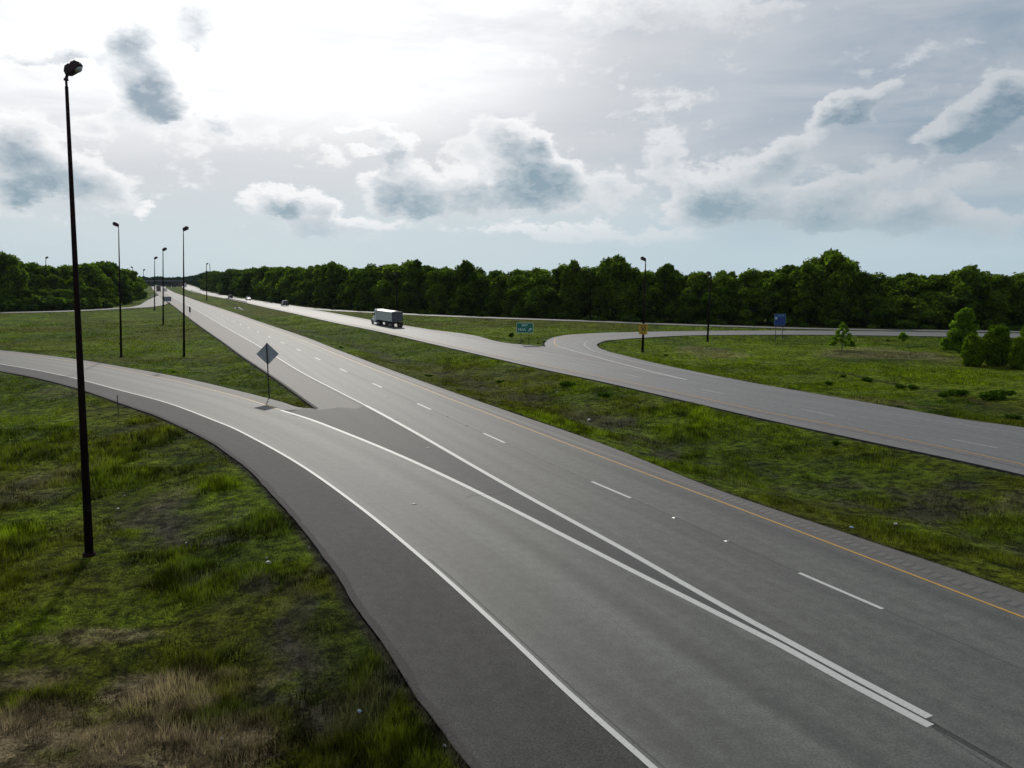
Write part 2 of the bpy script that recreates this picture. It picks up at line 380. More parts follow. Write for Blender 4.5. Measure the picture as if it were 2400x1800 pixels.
FUR = W([(1790,838),(1840,845),(1940,858),(2060,879),(2150,893),(2250,911),(2330,930)], 4)
FUR2 = W([(1760,846),(1800,849),(1860,857),(1925,870)], 4)
DITCH = W([(640,752),(720,778),(800,790),(900,822),(1027,855.6),(1135.6,899),(1244,920.7),(1352.6,953),(1461,988.5),(1556,1040),(1800,1110),(2200,1180),(2500,1260)], 4)
TRACK = W([(380,1200),(450,1300),(590,1400),(680,1500),(740,1640),(850,1800)], 4)
def height(x, y, d=None):
    x = np.asarray(x, float); y = np.asarray(y, float)
    if d is None: d = road_dist(x, y)
    z = -0.07 - .55 * sstep(.3, 7, d)
    z = z + (fbm(x / 9, y / 9, 3, 5) - .5) * .5 * sstep(.5, 5, d) + (fbm(x / 1.6, y / 1.6, 3, 9) - .5) * .22 * sstep(.2, 2, d)
    z = z - .22 * np.exp(-(seg_dist(x, y, FUR, False) / .7) ** 2) - .3 * sstep(5, 0, seg_dist(x, y, DITCH, False))
    # the overpass embankment rises on the near left
    z = z + 2.2 * sstep(22, 4, y) * sstep(2, 9, d)
    z = np.where(d < 0, -.3, z)
    return z
def hz(x, y): return float(height(np.array([x]), np.array([y]))[0])
def G(px, py):
    z = 0.
    for _ in range(5):
        p = G0(px, py, z); z = hz(p[0], p[1])
    return Vector((p[0], p[1], z))

def patchmask(x, y, plist):
    m = np.zeros_like(x)
    for (px, py, rx, ry, w) in plist:
        c = G0(px, py); D = c[1]; a = rx * D / F; b = abs(G0(px, py - ry)[1] - G0(px, py + ry)[1]) / 2
        r = np.sqrt(((x - c[0]) / a) ** 2 + ((y - c[1]) / b) ** 2) + (fbm(x / (a * .4), y / (b * .4), 3, 31) - .5) * 1.1
        m = np.maximum(m, w * sstep(1.15, .6, r))
    return m
STRAW = [(180,1740,420,150,1),(330,1590,230,70,.9),(100,1640,160,60,.9),(450,1760,220,60,.8),(230,1450,160,22,.55),(80,1545,120,30,.7),(60,1120,90,60,.35),(390,1150,60,30,.35),(2080,820,160,16,.5),(1650,815,90,14,.5),(2080,935,120,14,.4),(200,910,110,16,.3),(600,1560,90,30,.35)]
BARE = [(700,1400,70,110,.6),(870,1650,70,110,.6),(1700,1080,160,26,.5),(2350,1160,160,40,.7),(330,1190,110,40,.8),(470,1290,110,50,.8),(560,1400,90,70,.75),(660,1560,80,80,.7),(800,1700,90,90,.8),(420,1210,140,40,.6),(2180,1140,190,50,.75),(1400,965,130,16,.8),(1230,915,90,12,.7),(1520,1020,90,18,.7),(1090,880,60,8,.6),(690,768,50,4,.7),(770,788,50,5,.6),(1040,862,40,6,.5),(330,1000,50,12,.35),(1960,1090,120,30,.5),(2300,1220,120,30,.5),(450,858,70,6,.4)]
BRIGHT = [(90,1190,110,50,1),(60,1440,110,60,1),(250,1390,260,40,.5),(1300,965,110,12,.9),(560,1180,110,50,.6),(620,1090,100,40,.4),(1560,860,260,20,.7),(1900,840,300,26,.7),(2150,900,250,22,.7),(600,935,80,10,.8),(1900,880,260,14,.6),(1850,815,360,24,1),(2150,880,330,34,1),(1650,832,240,20,1),(1150,775,260,14,.9),(300,800,260,14,.7),(700,760,120,8,.6),(450,820,120,12,.5),(1000,800,140,12,.4),(1140,955,60,8,.7)]
DARK = [(800,1500,120,170,.7),(560,1250,90,60,.6),(1000,1740,80,80,.6),(500,1060,100,30,.5),(2050,825,170,16,.85),(1650,808,80,8,.6),(2330,950,110,26,.6),(500,1010,110,20,.5),(640,1240,80,50,.6),(900,1600,90,130,.45),(700,1450,120,60,.4),(80,1050,80,14,.6),(2250,925,60,8,.9)]
def gcolor(x, y, d):
    n1 = fbm(x / 7, y / 7, 4, 41); n2 = fbm(x / 1.7, y / 1.7, 4, 51); n3 = fbm(x / 22, y / 22, 3, 61)
    mid = np.array([.058, .090, .004]); bri = np.array([.102, .148, .004]); oli = np.array([.080, .082, .007]); drk = np.array([.018, .034, .005])
    dirt = np.array([.050, .042, .032]); straw = np.array([.20, .155, .095])
    c = mid + np.zeros(x.shape + (3,))
    def bl(c, t, k): k = np.clip(k, 0, 1)[..., None]; return c * (1 - k) + t * k
    c = bl(c, bri, sstep(.46, .64, n1) * .8)
    c = bl(c, oli, sstep(.47, .64, n3) * .65)
    c = bl(c, drk, sstep(.55, .74, n2) * .7)
    c = bl(c, bri, patchmask(x, y, BRIGHT) * (.5 + .5 * sstep(.3, .6, n2)))
    c = bl(c, drk * 1.2, patchmask(x, y, DARK) * .8)
    dt = np.exp(-(seg_dist(x, y, DITCH, False) / 2.2) ** 2)
    bare = np.maximum(patchmask(x, y, BARE), .75 * dt) * sstep(.40, .60, n2 * .6 + n1 * .4 + .03)
    bare = np.maximum(bare, np.exp(-(seg_dist(x, y, TRACK, False) / .7) ** 2) * sstep(.4, .6, n2))
    c = bl(c, dirt, bare * .9)
    c = bl(c, np.array([.035, .022, .014]), np.exp(-(seg_dist(x, y, FUR, False) / .65) ** 2) * .9 + np.exp(-(seg_dist(x, y, FUR2, False) / .4) ** 2) * .7 * sstep(.4, .55, n2))
    fu = np.exp(-(seg_dist(x, y, FUR, False) / .8) ** 2); bare = np.maximum(bare, fu)
    st = patchmask(x, y, STRAW) * sstep(.28, .52, n2 * .5 + n1 * .5 + .05)
    c = bl(c, straw, st * .85)
    c = bl(c, np.array([.03, .027, .022]), sstep(.55, .12, d) * .9)     # soil along the pavement edge
    return c, bare, st

# ------------------------------------------------------------------ materials: ground, grass, pavement
def ground_mat():
    m, N, b, o = mat('grass_ground'); at = N.n('ShaderNodeAttribute', attribute_name='tint')
    g = N.n('ShaderNodeNewGeometry')
    n = N.noise(g.outputs['Position'], 1.7, 8, .68); n2 = N.noise(g.outputs['Position'], 11, 7, .75); n3 = N.noise(g.outputs['Position'], .35, 4, .5)
    f = N.m('MULTIPLY', N.m('MULTIPLY', N.mr(n, .36, .64, .30, 1.65), N.mr(n2, .34, .66, .35, 1.75)), N.mr(n3, .35, .65, .8, 1.2))
    c = N.mix(1, at.outputs['Color'], N.vec(f, f, f), 'MULTIPLY')
    N.l(c, b.inputs['Base Color']); b.inputs['Roughness'].default_value = .9; b.inputs['Specular IOR Level'].default_value = .03
    bp = N.n('ShaderNodeBump'); bp.inputs['Strength'].default_value = 1; bp.inputs['Distance'].default_value = .4
    N.l(N.m('ADD', n, N.m('MULTIPLY', n2, .5)), bp.inputs['Height']); N.l(bp.outputs[0], b.inputs['Normal'])
    return m
def blade_mat():
    m = bpy.data.materials.new('grass_blades'); m.use_nodes = True; m.node_tree.nodes.clear(); N = NT(m.node_tree)
    o = N.n('ShaderNodeOutputMaterial'); at = N.n('ShaderNodeAttribute', attribute_name='tint')
    d = N.n('ShaderNodeBsdfDiffuse'); t = N.n('ShaderNodeBsdfTranslucent'); mx = N.n('ShaderNodeMixShader'); mx.inputs[0].default_value = .4
    N.l(at.outputs['Color'], d.inputs[0]); N.l(at.outputs['Color'], t.inputs[0]); N.l(d.outputs[0], mx.inputs[1]); N.l(t.outputs[0], mx.inputs[2]); N.l(mx.outputs[0], o.inputs[0])
    return m
def pave_mat(name, lo, hi, rough=.5, streak=.5, spec=.5, grain=1.0, joints=0):
    m, N, b, o = mat(name); g = N.n('ShaderNodeNewGeometry'); uvn = N.n('ShaderNodeUVMap'); uvn.uv_map = 'road'
    sp = N.n('ShaderNodeSeparateXYZ'); N.l(uvn.outputs[0], sp.inputs[0]); U, V = sp.outputs[0], sp.outputs[1]
    st = N.noise(N.vec(N.m('MULTIPLY', U, .62), N.m('MULTIPLY', V, .006), 0), 1, 3, .5)
    st2 = N.noise(N.vec(N.m('MULTIPLY', U, 2.2), N.m('MULTIPLY', V, .05), 3), 1, 4, .6)
    bl = N.noise(g.outputs['Position'], .12, 5, .6, .5); gr = N.noise(g.outputs['Position'], 16, 4, .8); gr2 = N.noise(g.outputs['Position'], 2.2, 6, .65)
    f = N.m('ADD', N.m('MULTIPLY', N.mr(st, .32, .68), streak), N.m('MULTIPLY', N.mr(bl, .3, .7), 1 - streak))
    wp = N.m('MULTIPLY_ADD', N.m('COSINE', N.m('MULTIPLY', U, 2 * math.pi / 1.72)), .5, .5)
    f = N.m('ADD', N.m('ADD', N.m('MULTIPLY', f, .55), N.m('MULTIPLY', N.mr(st2, .3, .7), .2)), N.m('MULTIPLY', wp, .25))
    c = N.mix(f, lo, hi)
    k = N.m('MULTIPLY', N.mr(gr, .25, .75, 1 - .5 * grain, 1 + .5 * grain), N.mr(gr2, .3, .7, .84, 1.16))
    if joints:
        fr = N.m('FRACT', N.m('DIVIDE', V, joints)); k = N.m('MULTIPLY', k, N.mr(N.m('MINIMUM', fr, N.m('SUBTRACT', 1, fr)), .002, .008, .72, 1))
    c = N.mix(1, c, N.vec(k, k, k), 'MULTIPLY')
    N.l(c, b.inputs['Base Color']); b.inputs['Roughness'].default_value = rough; b.inputs['Specular IOR Level'].default_value = spec
    bp = N.n('ShaderNodeBump'); bp.inputs['Strength'].default_value = .25; bp.inputs['Distance'].default_value = .01
    N.l(gr, bp.inputs['Height']); N.l(bp.outputs[0], b.inputs['Normal'])
    return m
M_gnd = ground_mat(); M_bl = blade_mat()
M_lane = pave_mat('worn_concrete', (.046, .046, .043), (.112, .112, .102), .66, .82, .27)
M_lane2 = pave_mat('worn_concrete_ramp', (.043, .044, .041), (.108, .110, .100), .66, .8, .27)
M_should = pave_mat('shoulder_concrete', (.080, .074, .069), (.098, .091, .085), .70, .3, .25)
M_dark = pave_mat('dark_asphalt', (.036, .035, .034), (.055, .053, .051), .78, .35, .15, 1.3)
M_laneC = pave_mat('far_concrete', (.080, .080, .078), (.135, .135, .130), .62, .7, .32)
M_shoulC = pave_mat('far_shoulder', (.105, .100, .098), (.125, .118, .115), .66, .3, .3)
M_gore = pave_mat('gore_asphalt', (.040, .040, .042), (.060, .060, .059), .72, .4, .2)
def paint_mat(name, col, wear=.5):
    m, N, b, o = mat(name); g = N.n('ShaderNodeNewGeometry')
    n = N.noise(g.outputs['Position'], 14, 5, .7)
    c = N.mix(N.mr(n, .5, .72, 0, wear), col, (.12, .12, .11)); N.l(c, b.inputs['Base Color']); b.inputs['Roughness'].default_value = .6
    return m
M_white = paint_mat('white_road_paint', (.42, .42, .40)); M_whitef = paint_mat('faded_white_paint', (.30, .30, .29), .8)
M_yel = paint_mat('yellow_road_paint', (.40, .21, .012), .7); M_crack = simple('joint_sealant', (.05, .05, .05), .8)
M_edge = simple('broken_edge_and_shade', (.035, .031, .029), .95, var=.4, nscale=9)  # broken slab edges, and the shadow painted along the highway's left edge

# ------------------------------------------------------------------ ground sheet
def make_ground():
    az = np.concatenate([np.linspace(-180, -46, 60, endpoint=False), np.linspace(-46, 46, 560, endpoint=False), np.linspace(46, 180, 60, endpoint=False)])
    rr = [1.0]
    while rr[-1] < 9000:
        r = rr[-1]; rr.append(r * (1.05 if r < 12 else 1.0075 if r < 330 else 1.05))
    rr = np.array(rr); A, R = np.meshgrid(np.radians(az), rr); x = (R * np.sin(A)).ravel(); y = (R * np.cos(A)).ravel()
    d = road_dist(x, y)
    dz = height(x, y, d); c, _, _ = gcolor(x, y, d)
    # far, unseen pavement stays covered
    na, nr = len(az), len(rr); idx = np.arange(na * nr).reshape(nr, na)
    a = idx[:-1]; b = np.roll(idx, -1, 1)[:-1]; cc = np.roll(idx, -1, 1)[1:]; dd = idx[1:]
    Fq = np.stack([a, b, cc, dd], -1).reshape(-1, 4)[:, ::-1]
    V = np.c_[x, y, dz]; V = np.vstack([V, [[0, 0, float(dz[:na].mean())]]])
    col = np.vstack([c, c[:1]])
    o = big_obj('ground', V, Fq, 4, M_gnd, col=col, smooth=True); tag(o, kind='structure')
make_ground()

def fill_poly(name, outline, z, m, thick=0, uvref=None):
    import mathutils
    pts = [Vector((p[0], p[1], 0)) for p in outline]
    clean = [pts[0]]
    for q in pts[1:]:
        if (q - clean[-1]).length > .02: clean.append(q)
    if (clean[0] - clean[-1]).length < .02: clean.pop()
    tris = mathutils.geometry.tessellate_polygon([clean])
    n = len(clean); vs = [(p.x, p.y, z) for p in clean]; fs = []
    for t in tris:
        a, b, c = [clean[i] for i in t]
        fs.append(tuple(t) if (b - a).cross(c - a).z > 0 else tuple(t[::-1]))
    me = bpy.data.meshes.new(name); 
    nt = len(fs)
    if thick:
        vs += [(p.x, p.y, z - thick) for p in clean]
        fs += [(i, (i + 1) % n, n + (i + 1) % n, n + i) for i in range(n)]
    me.from_pydata(vs, [], fs); me.materials.append(m); me.materials.append(M_edge)
    for k, p in enumerate(me.polygons): 
        if k >= nt: p.material_index = 1
    add_uv(me, uvref)
    o = bpy.data.objects.new(name, me); COL.objects.link(o); tag(o, kind='structure'); return o
def add_uv(me, ref):
    n = len(me.vertices); co = np.empty(n * 3, np.float32); me.vertices.foreach_get('co', co); co = co.reshape(-1, 3)
    if ref is None: U = co[:, 0]; Vv = co[:, 1]
    else:
        rs = resample(ref, 600); L = arclen(rs); nm = normals(rs)
        U = np.empty(n); Vv = np.empty(n)
        for s in range(0, n, 2000):
            q = co[s:s + 2000, :2]; dd = ((q[:, None, :] - rs[None]) ** 2).sum(-1); k = dd.argmin(1)
            U[s:s + 2000] = ((q - rs[k]) * nm[k]).sum(1); Vv[s:s + 2000] = L[k]
    li = np.empty(len(me.loops), np.int32); me.loops.foreach_get('vertex_index', li)
    uv = me.uv_layers.new(name='road'); arr = np.c_[U[li], Vv[li]].astype(np.float32); uv.data.foreach_set('uv', arr.ravel())
def band(name, L, R, z, m, n=160, cross=4, ref=None, parent=None, kind='structure'):
    L = resample(L, n); R = resample(R, n); V = []; uv = []
    s = arclen((L + R) / 2)
    for j in range(cross + 1):
        t = j / cross; q = L * (1 - t) + R * t; V.append(np.c_[q, np.full(n, z)]); uv.append(np.c_[t * np.hypot(*(R - L).T) , s])
    V = np.vstack(V); uv = np.vstack(uv); idx = np.arange(n * (cross + 1)).reshape(cross + 1, n)
    Fq = np.stack([idx[:-1, :-1], idx[:-1, 1:], idx[1:, 1:], idx[1:, :-1]], -1).reshape(-1, 4)
    a, b, c = V[Fq[0][0]], V[Fq[0][1]], V[Fq[0][2]]
    if np.cross(b - a, c - a)[2] < 0: Fq = Fq[:, ::-1]
    me = big_mesh(name, V, Fq, 4, m); l = me.uv_layers.new(name='road'); l.data.foreach_set('uv', uv[Fq.ravel()].astype(np.float32).ravel())
    o = bpy.data.objects.new(name, me); COL.objects.link(o)
    if parent: o.parent = parent
    else: tag(o, kind=kind)
    return o
def stripe(name, c, w, z, m, s0=None, s1=None, step=1.2):
    L = arclen(c)[-1]; q = clip_arc(c, s0 or 0, s1 if s1 is not None else L, step)
    return q, w
def stripes(name, items, z, m):       # several painted lines of one kind as one sheet
    V = []; Fq = []; o = 0
    for (c, w) in items:
        a, b = offset(c, w / 2), offset(c, -w / 2); n = len(c)
        V.append(np.c_[a, np.full(n, z)]); V.append(np.c_[b, np.full(n, z)])
        i = np.arange(n - 1) + o; Fq.append(np.stack([i, i + 1, i + 1 + n, i + n], -1)); o += 2 * n
    V = np.vstack(V); Fq = np.vstack(Fq)
    nz = np.cross(V[Fq[:, 1]] - V[Fq[:, 0]], V[Fq[:, 2]] - V[Fq[:, 0]])[:, 2]; Fq[nz < 0] = Fq[nz < 0][:, ::-1]
    ob = big_obj(name, V, Fq, 4, m); tag(ob, kind='structure'); return ob

refA = wA_dash; refC = W([(9000,2550),(4200,1465),(2700,1126),(2285,1040),(1916,966),(1670,918),(1484,881),(1343,852.5),(1235,831.7),(1147,813.5),(1000,784),(871,759),(780,744),(690,727),(600,709.5),(528,696.5),(470,683),(440,672),(426,665)])
fill_poly('highway_pavement', A_poly, 0, M_should, .30, refA)
fill_poly('ramp_pavement', B_poly, -.004, M_dark, .30, wB_white)
fill_poly('far_highway_pavement', C_poly, 0, M_shoulC, .30, refC)
fill_poly('exit_ramp_pavement', D_poly, -.004, M_laneC, .30, wD_near)
fill_poly('merge_ramp_pavement', E_poly, -.008, M_lane2, .2, wE)
fill_poly('left_ramp_pavement', L_poly, -.012, M_lane2, .2, wL_lo)
Aedge_lane = wA_edge
band('highway_lanes', wA_yel, wA_edge, .004, M_lane, 400, 6)
# ramp lane: from yellow / gore line to white line
B_upper = np.vstack([wB_yel, wB_gore[1:]])
def match_band(name, ref, other, z, m, n=260, cross=5):
    r = resample(ref, n); o2 = resample(other, 1500); k = [int(np.argmin(((o2 - q) ** 2).sum(1))) for q in r]
    q = o2[k]; kk = np.maximum.accumulate(k); q = o2[kk]
    V = []; uv = []; s = arclen(r)
    for j in range(cross + 1):
        t = j / cross; V.append(np.c_[r * (1 - t) + q * t, np.full(n, z)]); uv.append(np.c_[t * np.hypot(*(q - r).T), s])
    V = np.vstack(V); uv = np.vstack(uv); idx = np.arange(n * (cross + 1)).reshape(cross + 1, n)
    Fq = np.stack([idx[:-1, :-1], idx[:-1, 1:], idx[1:, 1:], idx[1:, :-1]], -1).reshape(-1, 4)
    e = V[Fq[:, 1]] - V[Fq[:, 0]]; g = V[Fq[:, 3]] - V[Fq[:, 0]]
    if np.median(np.cross(e, g)[:, 2]) < 0: Fq = Fq[:, ::-1]
    me = big_mesh(name, V, Fq, 4, m); l = me.uv_layers.new(name='road'); l.data.foreach_set('uv', uv[Fq.ravel()].astype(np.float32).ravel())
    o = bpy.data.objects.new(name, me); COL.objects.link(o); tag(o, kind='structure'); return o
match_band('ramp_lane', wB_white, B_upper, .003, M_lane2)
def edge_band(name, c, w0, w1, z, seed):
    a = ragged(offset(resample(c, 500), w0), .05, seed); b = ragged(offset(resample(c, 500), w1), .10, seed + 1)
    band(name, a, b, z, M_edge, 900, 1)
sgn = 1 if road_dist(*[np.array([q]) for q in offset(resample(wB_out, 100), .4)[60]])[0] > 0 else -1
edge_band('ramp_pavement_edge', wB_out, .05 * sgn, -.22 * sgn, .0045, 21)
sgl = 1 if road_dist(*[np.array([q]) for q in offset(resample(wA_left, 100), .4)[10]])[0] > 0 else -1
edge_band('highway_edge_shade', wA_left, .05 * sgl, -.20 * sgl, .0065, 31)  # dark band laid on the pavement rim, painting in the edge shadow
fill_poly('ramp_inner_shoulder', np.vstack([wB_up, wB_yel[::-1]]), .0015, M_should, 0, wB_yel)
gA = W([(858,951),(1200,1144),(1525.6,1324),(1742.6,1447),(2040.8,1608.6),(2183,1686)], 12); gB = W([(2180,1696),(2011.4,1613),(1742.6,1469),(1525.6,1360),(1318,1254),(1206.8,1197),(1071,1129.5),(935.6,1067),(800,1011),(725.5,982.5),(680,969),(712,956)], 8)
fill_poly('gore_pavement', np.vstack([gA, gB, W([(712,956),(745,961),(790,955),(835,958)], 2)]), .0065, M_gore, 0, wA_edge)
wC_yel = W([(9000,2706),(4200,1530),(2700,1163),(2400,1089.5),(2000,1005),(1780.8,962.4),(1600,922.5),(1406.8,882.5),(1271,855),(1135.6,826),(1000,796),(871,768),(780.8,751),(690.4,731.8),(600,712.8),(528.9,698.6),(481.4,689.2),(450,682),(434,676.4),(426,671)])
wC_white = W([(1610,890.3),(1398.6,848.5),(1274,826),(1150,804.8),(1000,777),(871,755),(780.8,737.5),(690.4,721.3),(603.4,705.3),(535.6,695),(488,684.5),(461,674.4),(441,668.2),(431,665.5)])
band('far_highway_lanes', wC_yel, offset(np.vstack([W([(9000,2398),(4200,1390),(2700,1075),(2400,1012),(2000,944),(1772,901.8),(1690,886.5),(1600,868.5)], 8), W([(1590,874),(1500,866),(1398.6,848.5)], 2)[1:], wC_white[20:]]), 0), .004, M_laneC, 400, 6)

# dashes
def dashes(c, start, period, length, s_end):
    out = []; s = start
    while s < s_end: out.append((clip_arc(c, s, s + length, .8), .17)); s += period
    return out
sA = arclen(wA_dash)[-1]; s0 = nearest_param(wA_dash, G0(2065, 1426)); s1 = nearest_param(wA_dash, G0(1479, 1168)); s2 = nearest_param(wA_dash, G0(1873, 1343))
k5 = nearest_param(wA_dash, G0(693, 817)); k0 = nearest_param(wA_dash, G0(1387, 1129))   # starts four periods apart further on
e1 = nearest_param(wA_dash, G0(1479, 1168)); e2 = nearest_param(wA_dash, G0(2065, 1426)); per = e1 - e2
k6 = nearest_param(wA_dash, G0(896.6, 908.8)); per = (k6 - e2) / 4.0
ln = s2 - s0
stripes('lane_dashes', dashes(wA_dash, s0 % per, per, ln, min(sA, 520)), .0105, M_white)
stripes('lane_joint', [(clip_arc(wA_dash, 0, 330, 2), .035), (clip_arc(offset(wA_edge, -.30), 0, 120, 2), .03), (clip_arc(offset(wB_white, -.22), nearest_param(wB_white, G0(1000, 1317)), arclen(wB_white)[-1], 1), .035)], .0085, M_crack)
sE = nearest_param(wA_edge, G0(2190, 1688)); sF = nearest_param(wA_edge, G0(858, 951))
sG = nearest_param(wB_gore, G0(2180, 1702))
stripes('edge_lines', [(clip_arc(wA_edge, sF, arclen(wA_edge)[-1], 1.5), .14), (clip_arc(wA_edge, sE, sF, 1.2), .27), (clip_arc(wB_gore, 0, sG, 1.2), .28), (wB_white, .17)], .0105, M_white)
stripes('yellow_lines', [(clip_arc(offset(wA_yel, 0), 0, arclen(wA_yel)[-1], 1.5), .12), (wB_yel, .12), (wC_yel, .13), (W([(1309,812.5),(1300,804.5),(1299.5,799),(1319,791.3),(1373.8,785),(1498,780.3)]), .16)], .0125, M_yel)
cd = []
for a, b in (((2339,1050.5),(2231,1029.8)),((1954.4,974),(1878.5,958.8)),((1696.7,923.5),(1645,912.7)),((1503,885.3),(1464.5,877)),((1357.6,855.5),(1329,849.8)),((1245.7,834.1),(1224.6,829.4)),((1157,815.5),(1138,812))):
    p = G0(*a); q = G0(*b); cd.append((np.array([p, (p + q) / 2, q]), .13))
sb = nearest_param(refC, G0(1138, 812)); per2 = (sb - nearest_param(refC, G0(1878.5, 958.8))) / 5
q = sb + per2
while q < min(arclen(refC)[-1] - 5, sb + 330): cd.append((clip_arc(refC, q, q + ln, 1), .13)); q += per2
stripes('far_lane_dashes', cd, .0105, M_whitef)
stripes('far_edge_lines', [(wC_white, .13), (W([(1690,886.5),(1610,870.5),(1523,854.7),(1423.5,831),(1378.7,816.2),(1368.8,806.5),(1373.8,801.3),(1393.7,795),(1448.4,790.8),(1600,783.2),(1853,781.8)]), .16)], .0115, M_whitef)
stripes('far_gore_line', [(W([(1309,812.5),(1398.6,837.3),(1523,869.7),(1610,890.3)]), .24)], .014, M_white)
stripes('merge_ramp_edge_line', [(offset(wE, 0.6), .5)], .004, simple('pale_concrete', (.34, .34, .32), .6))
def crack(pts, seed):
    c = resample(W(pts, 6), 60); s_ = arclen(c); return c + normals(c) * ((fbm(s_ * 1.5, s_ * 0 + seed, 4, seed) - .5) * .5)[:, None]
stripes('sealed_cracks', [(crack(p_, 60 + k_), .025) for k_, p_ in enumerate([[(1090,1163),(1140,1160),(1204,1150)]])], .0130, M_crack)
# rumble strips beside the yellow lines
def rumble_mat():
    m, N, b, o = mat('rumble_grooves'); uvn = N.n('ShaderNodeUVMap'); uvn.uv_map = 'road'
    sp = N.n('ShaderNodeSeparateXYZ'); N.l(uvn.outputs[0], sp.inputs[0])
    fr = N.m('FRACT', N.m('DIVIDE', sp.outputs[1], .40)); k = N.mr(N.m('ABSOLUTE', N.m('SUBTRACT', fr, .5)), .12, .22)
    c = N.mix(k, (.040, .038, .037), (.086, .080, .075)); N.l(c, b.inputs['Base Color']); b.inputs['Roughness'].default_value = .7
    return m
M_rum = rumble_mat()
oA = resample(wA_yel, 500); band('rumble_strip', offset(oA, -.55)[:400], offset(oA, -.98)[:400], .004, M_rum, 400, 2) if np.dot(offset(oA, -.5)[50] - oA[50], resample(wA_out, 500)[50] - oA[50]) > 0 else band('rumble_strip', offset(oA, .55)[:400], offset(oA, .98)[:400], .004, M_rum, 400, 2)
oC = resample(wC_yel, 500); sg = -1 if np.dot(offset(oC, -.5)[50] - oC[50], resample(wC_near, 500)[50] - oC[50]) > 0 else 1
band('rumble_strip', offset(oC, .55 * sg)[:400], offset(oC, .95 * sg)[:400], .004, M_rum, 400, 2)


# ------------------------------------------------------------------ foliage
def leaf_mat(name, c1, c2, trans=.35, tcol=None):
    m = bpy.data.materials.new(name); m.use_nodes = True; m.node_tree.nodes.clear(); N = NT(m.node_tree)
    o = N.n('ShaderNodeOutputMaterial'); g = N.n('ShaderNodeNewGeometry'); oi = N.n('ShaderNodeObjectInfo')
    n = N.noise(g.outputs['Position'], .6, 3, .6); n2 = N.noise(g.outputs['Position'], 5, 2, .6)
    f = N.m('ADD', N.m('MULTIPLY', N.mr(n, .35, .65), .35), N.m('ADD', N.m('MULTIPLY', oi.outputs['Random'], .45), N.m('MULTIPLY', N.mr(n2, .3, .7), .25)), clamp=True)
    c = N.mix(f, c1, c2)
    k = N.mr(g.outputs['Random Per Island'], 0, 1, .35, 1.75, False); c = N.mix(1, c, N.vec(k, k, k), 'MULTIPLY')
    d = N.n('ShaderNodeBsdfDiffuse'); t = N.n('ShaderNodeBsdfTranslucent'); mx = N.n('ShaderNodeMixShader'); mx.inputs[0].default_value = trans
    c3 = N.mix(1, c, tcol or (1.5, 1.7, .8), 'MULTIPLY')
    N.l(c, d.inputs[0]); N.l(c3, t.inputs[0]); N.l(d.outputs[0], mx.inputs[1]); N.l(t.outputs[0], mx.inputs[2]); N.l(mx.outputs[0], o.inputs[0])
    return m
M_leaf = leaf_mat('woodland_leaves', (.018, .042, .006), (.115, .165, .014), .46)
M_leafb = leaf_mat('pale_leaves', (.085, .16, .010), (.15, .23, .018), .45)
M_cedar = leaf_mat('cedar_sprays', (.065, .115, .006), (.125, .18, .010), .35)
M_shrub = leaf_mat('shrub_leaves', (.040, .075, .008), (.095, .14, .02), .45)
M_weed = leaf_mat('weed_leaves', (.020, .045, .004), (.045, .085, .006), .3)
M_farleaf = leaf_mat('distant_leaves', (.012, .035, .012), (.030, .058, .018), .3)
M_bark = simple('bark', (.045, .036, .028), .95, var=.35, nscale=6)

def leaves(pos, size, seed, out=None, up=0.0, aspect=1.4):
    r = np.random.default_rng(seed); n = len(pos)
    nv = r.normal(size=(n, 3))
    if out is not None: nv = nv + out * 1.0
    nv[:, 2] += up
    nv /= np.linalg.norm(nv, axis=1)[:, None]
    t = np.cross(nv, r.normal(size=(n, 3))); t /= np.linalg.norm(t, axis=1)[:, None]; b = np.cross(nv, t)
    s = size * r.uniform(.55, 1.35, n)[:, None] / 2
    a = aspect
    V = np.stack([pos - t * s * a, pos - b * s, pos + t * s * a, pos + b * s], 1).reshape(-1, 3)
    Fq = np.arange(4 * n).reshape(n, 4); return V, Fq
def crown_points(blobs, n, seed, shell=.55, under=.5):
    r = np.random.default_rng(seed); B = np.array(blobs); wgt = B[:, 3] * B[:, 4]; wgt /= wgt.sum()
    k = r.choice(len(B), n, p=wgt); dv = r.normal(size=(n, 3)); dv[:, 2] = np.where(dv[:, 2] < 0, dv[:, 2] * under, dv[:, 2]); dv /= np.linalg.norm(dv, axis=1)[:, None]
    rad = r.uniform(shell, 1.0, n) + r.normal(0, .06, n)
    # clumps: bumps on each lobe
    rad *= 1 + .14 * np.sin(dv[:, 0] * 7 + k) * np.sin(dv[:, 1] * 8 + 2 * k) * np.cos(dv[:, 2] * 7 + k)
    p = B[k, :3] + dv * rad[:, None] * np.c_[B[k, 3], B[k, 3], B[k, 4]]
    return p, dv
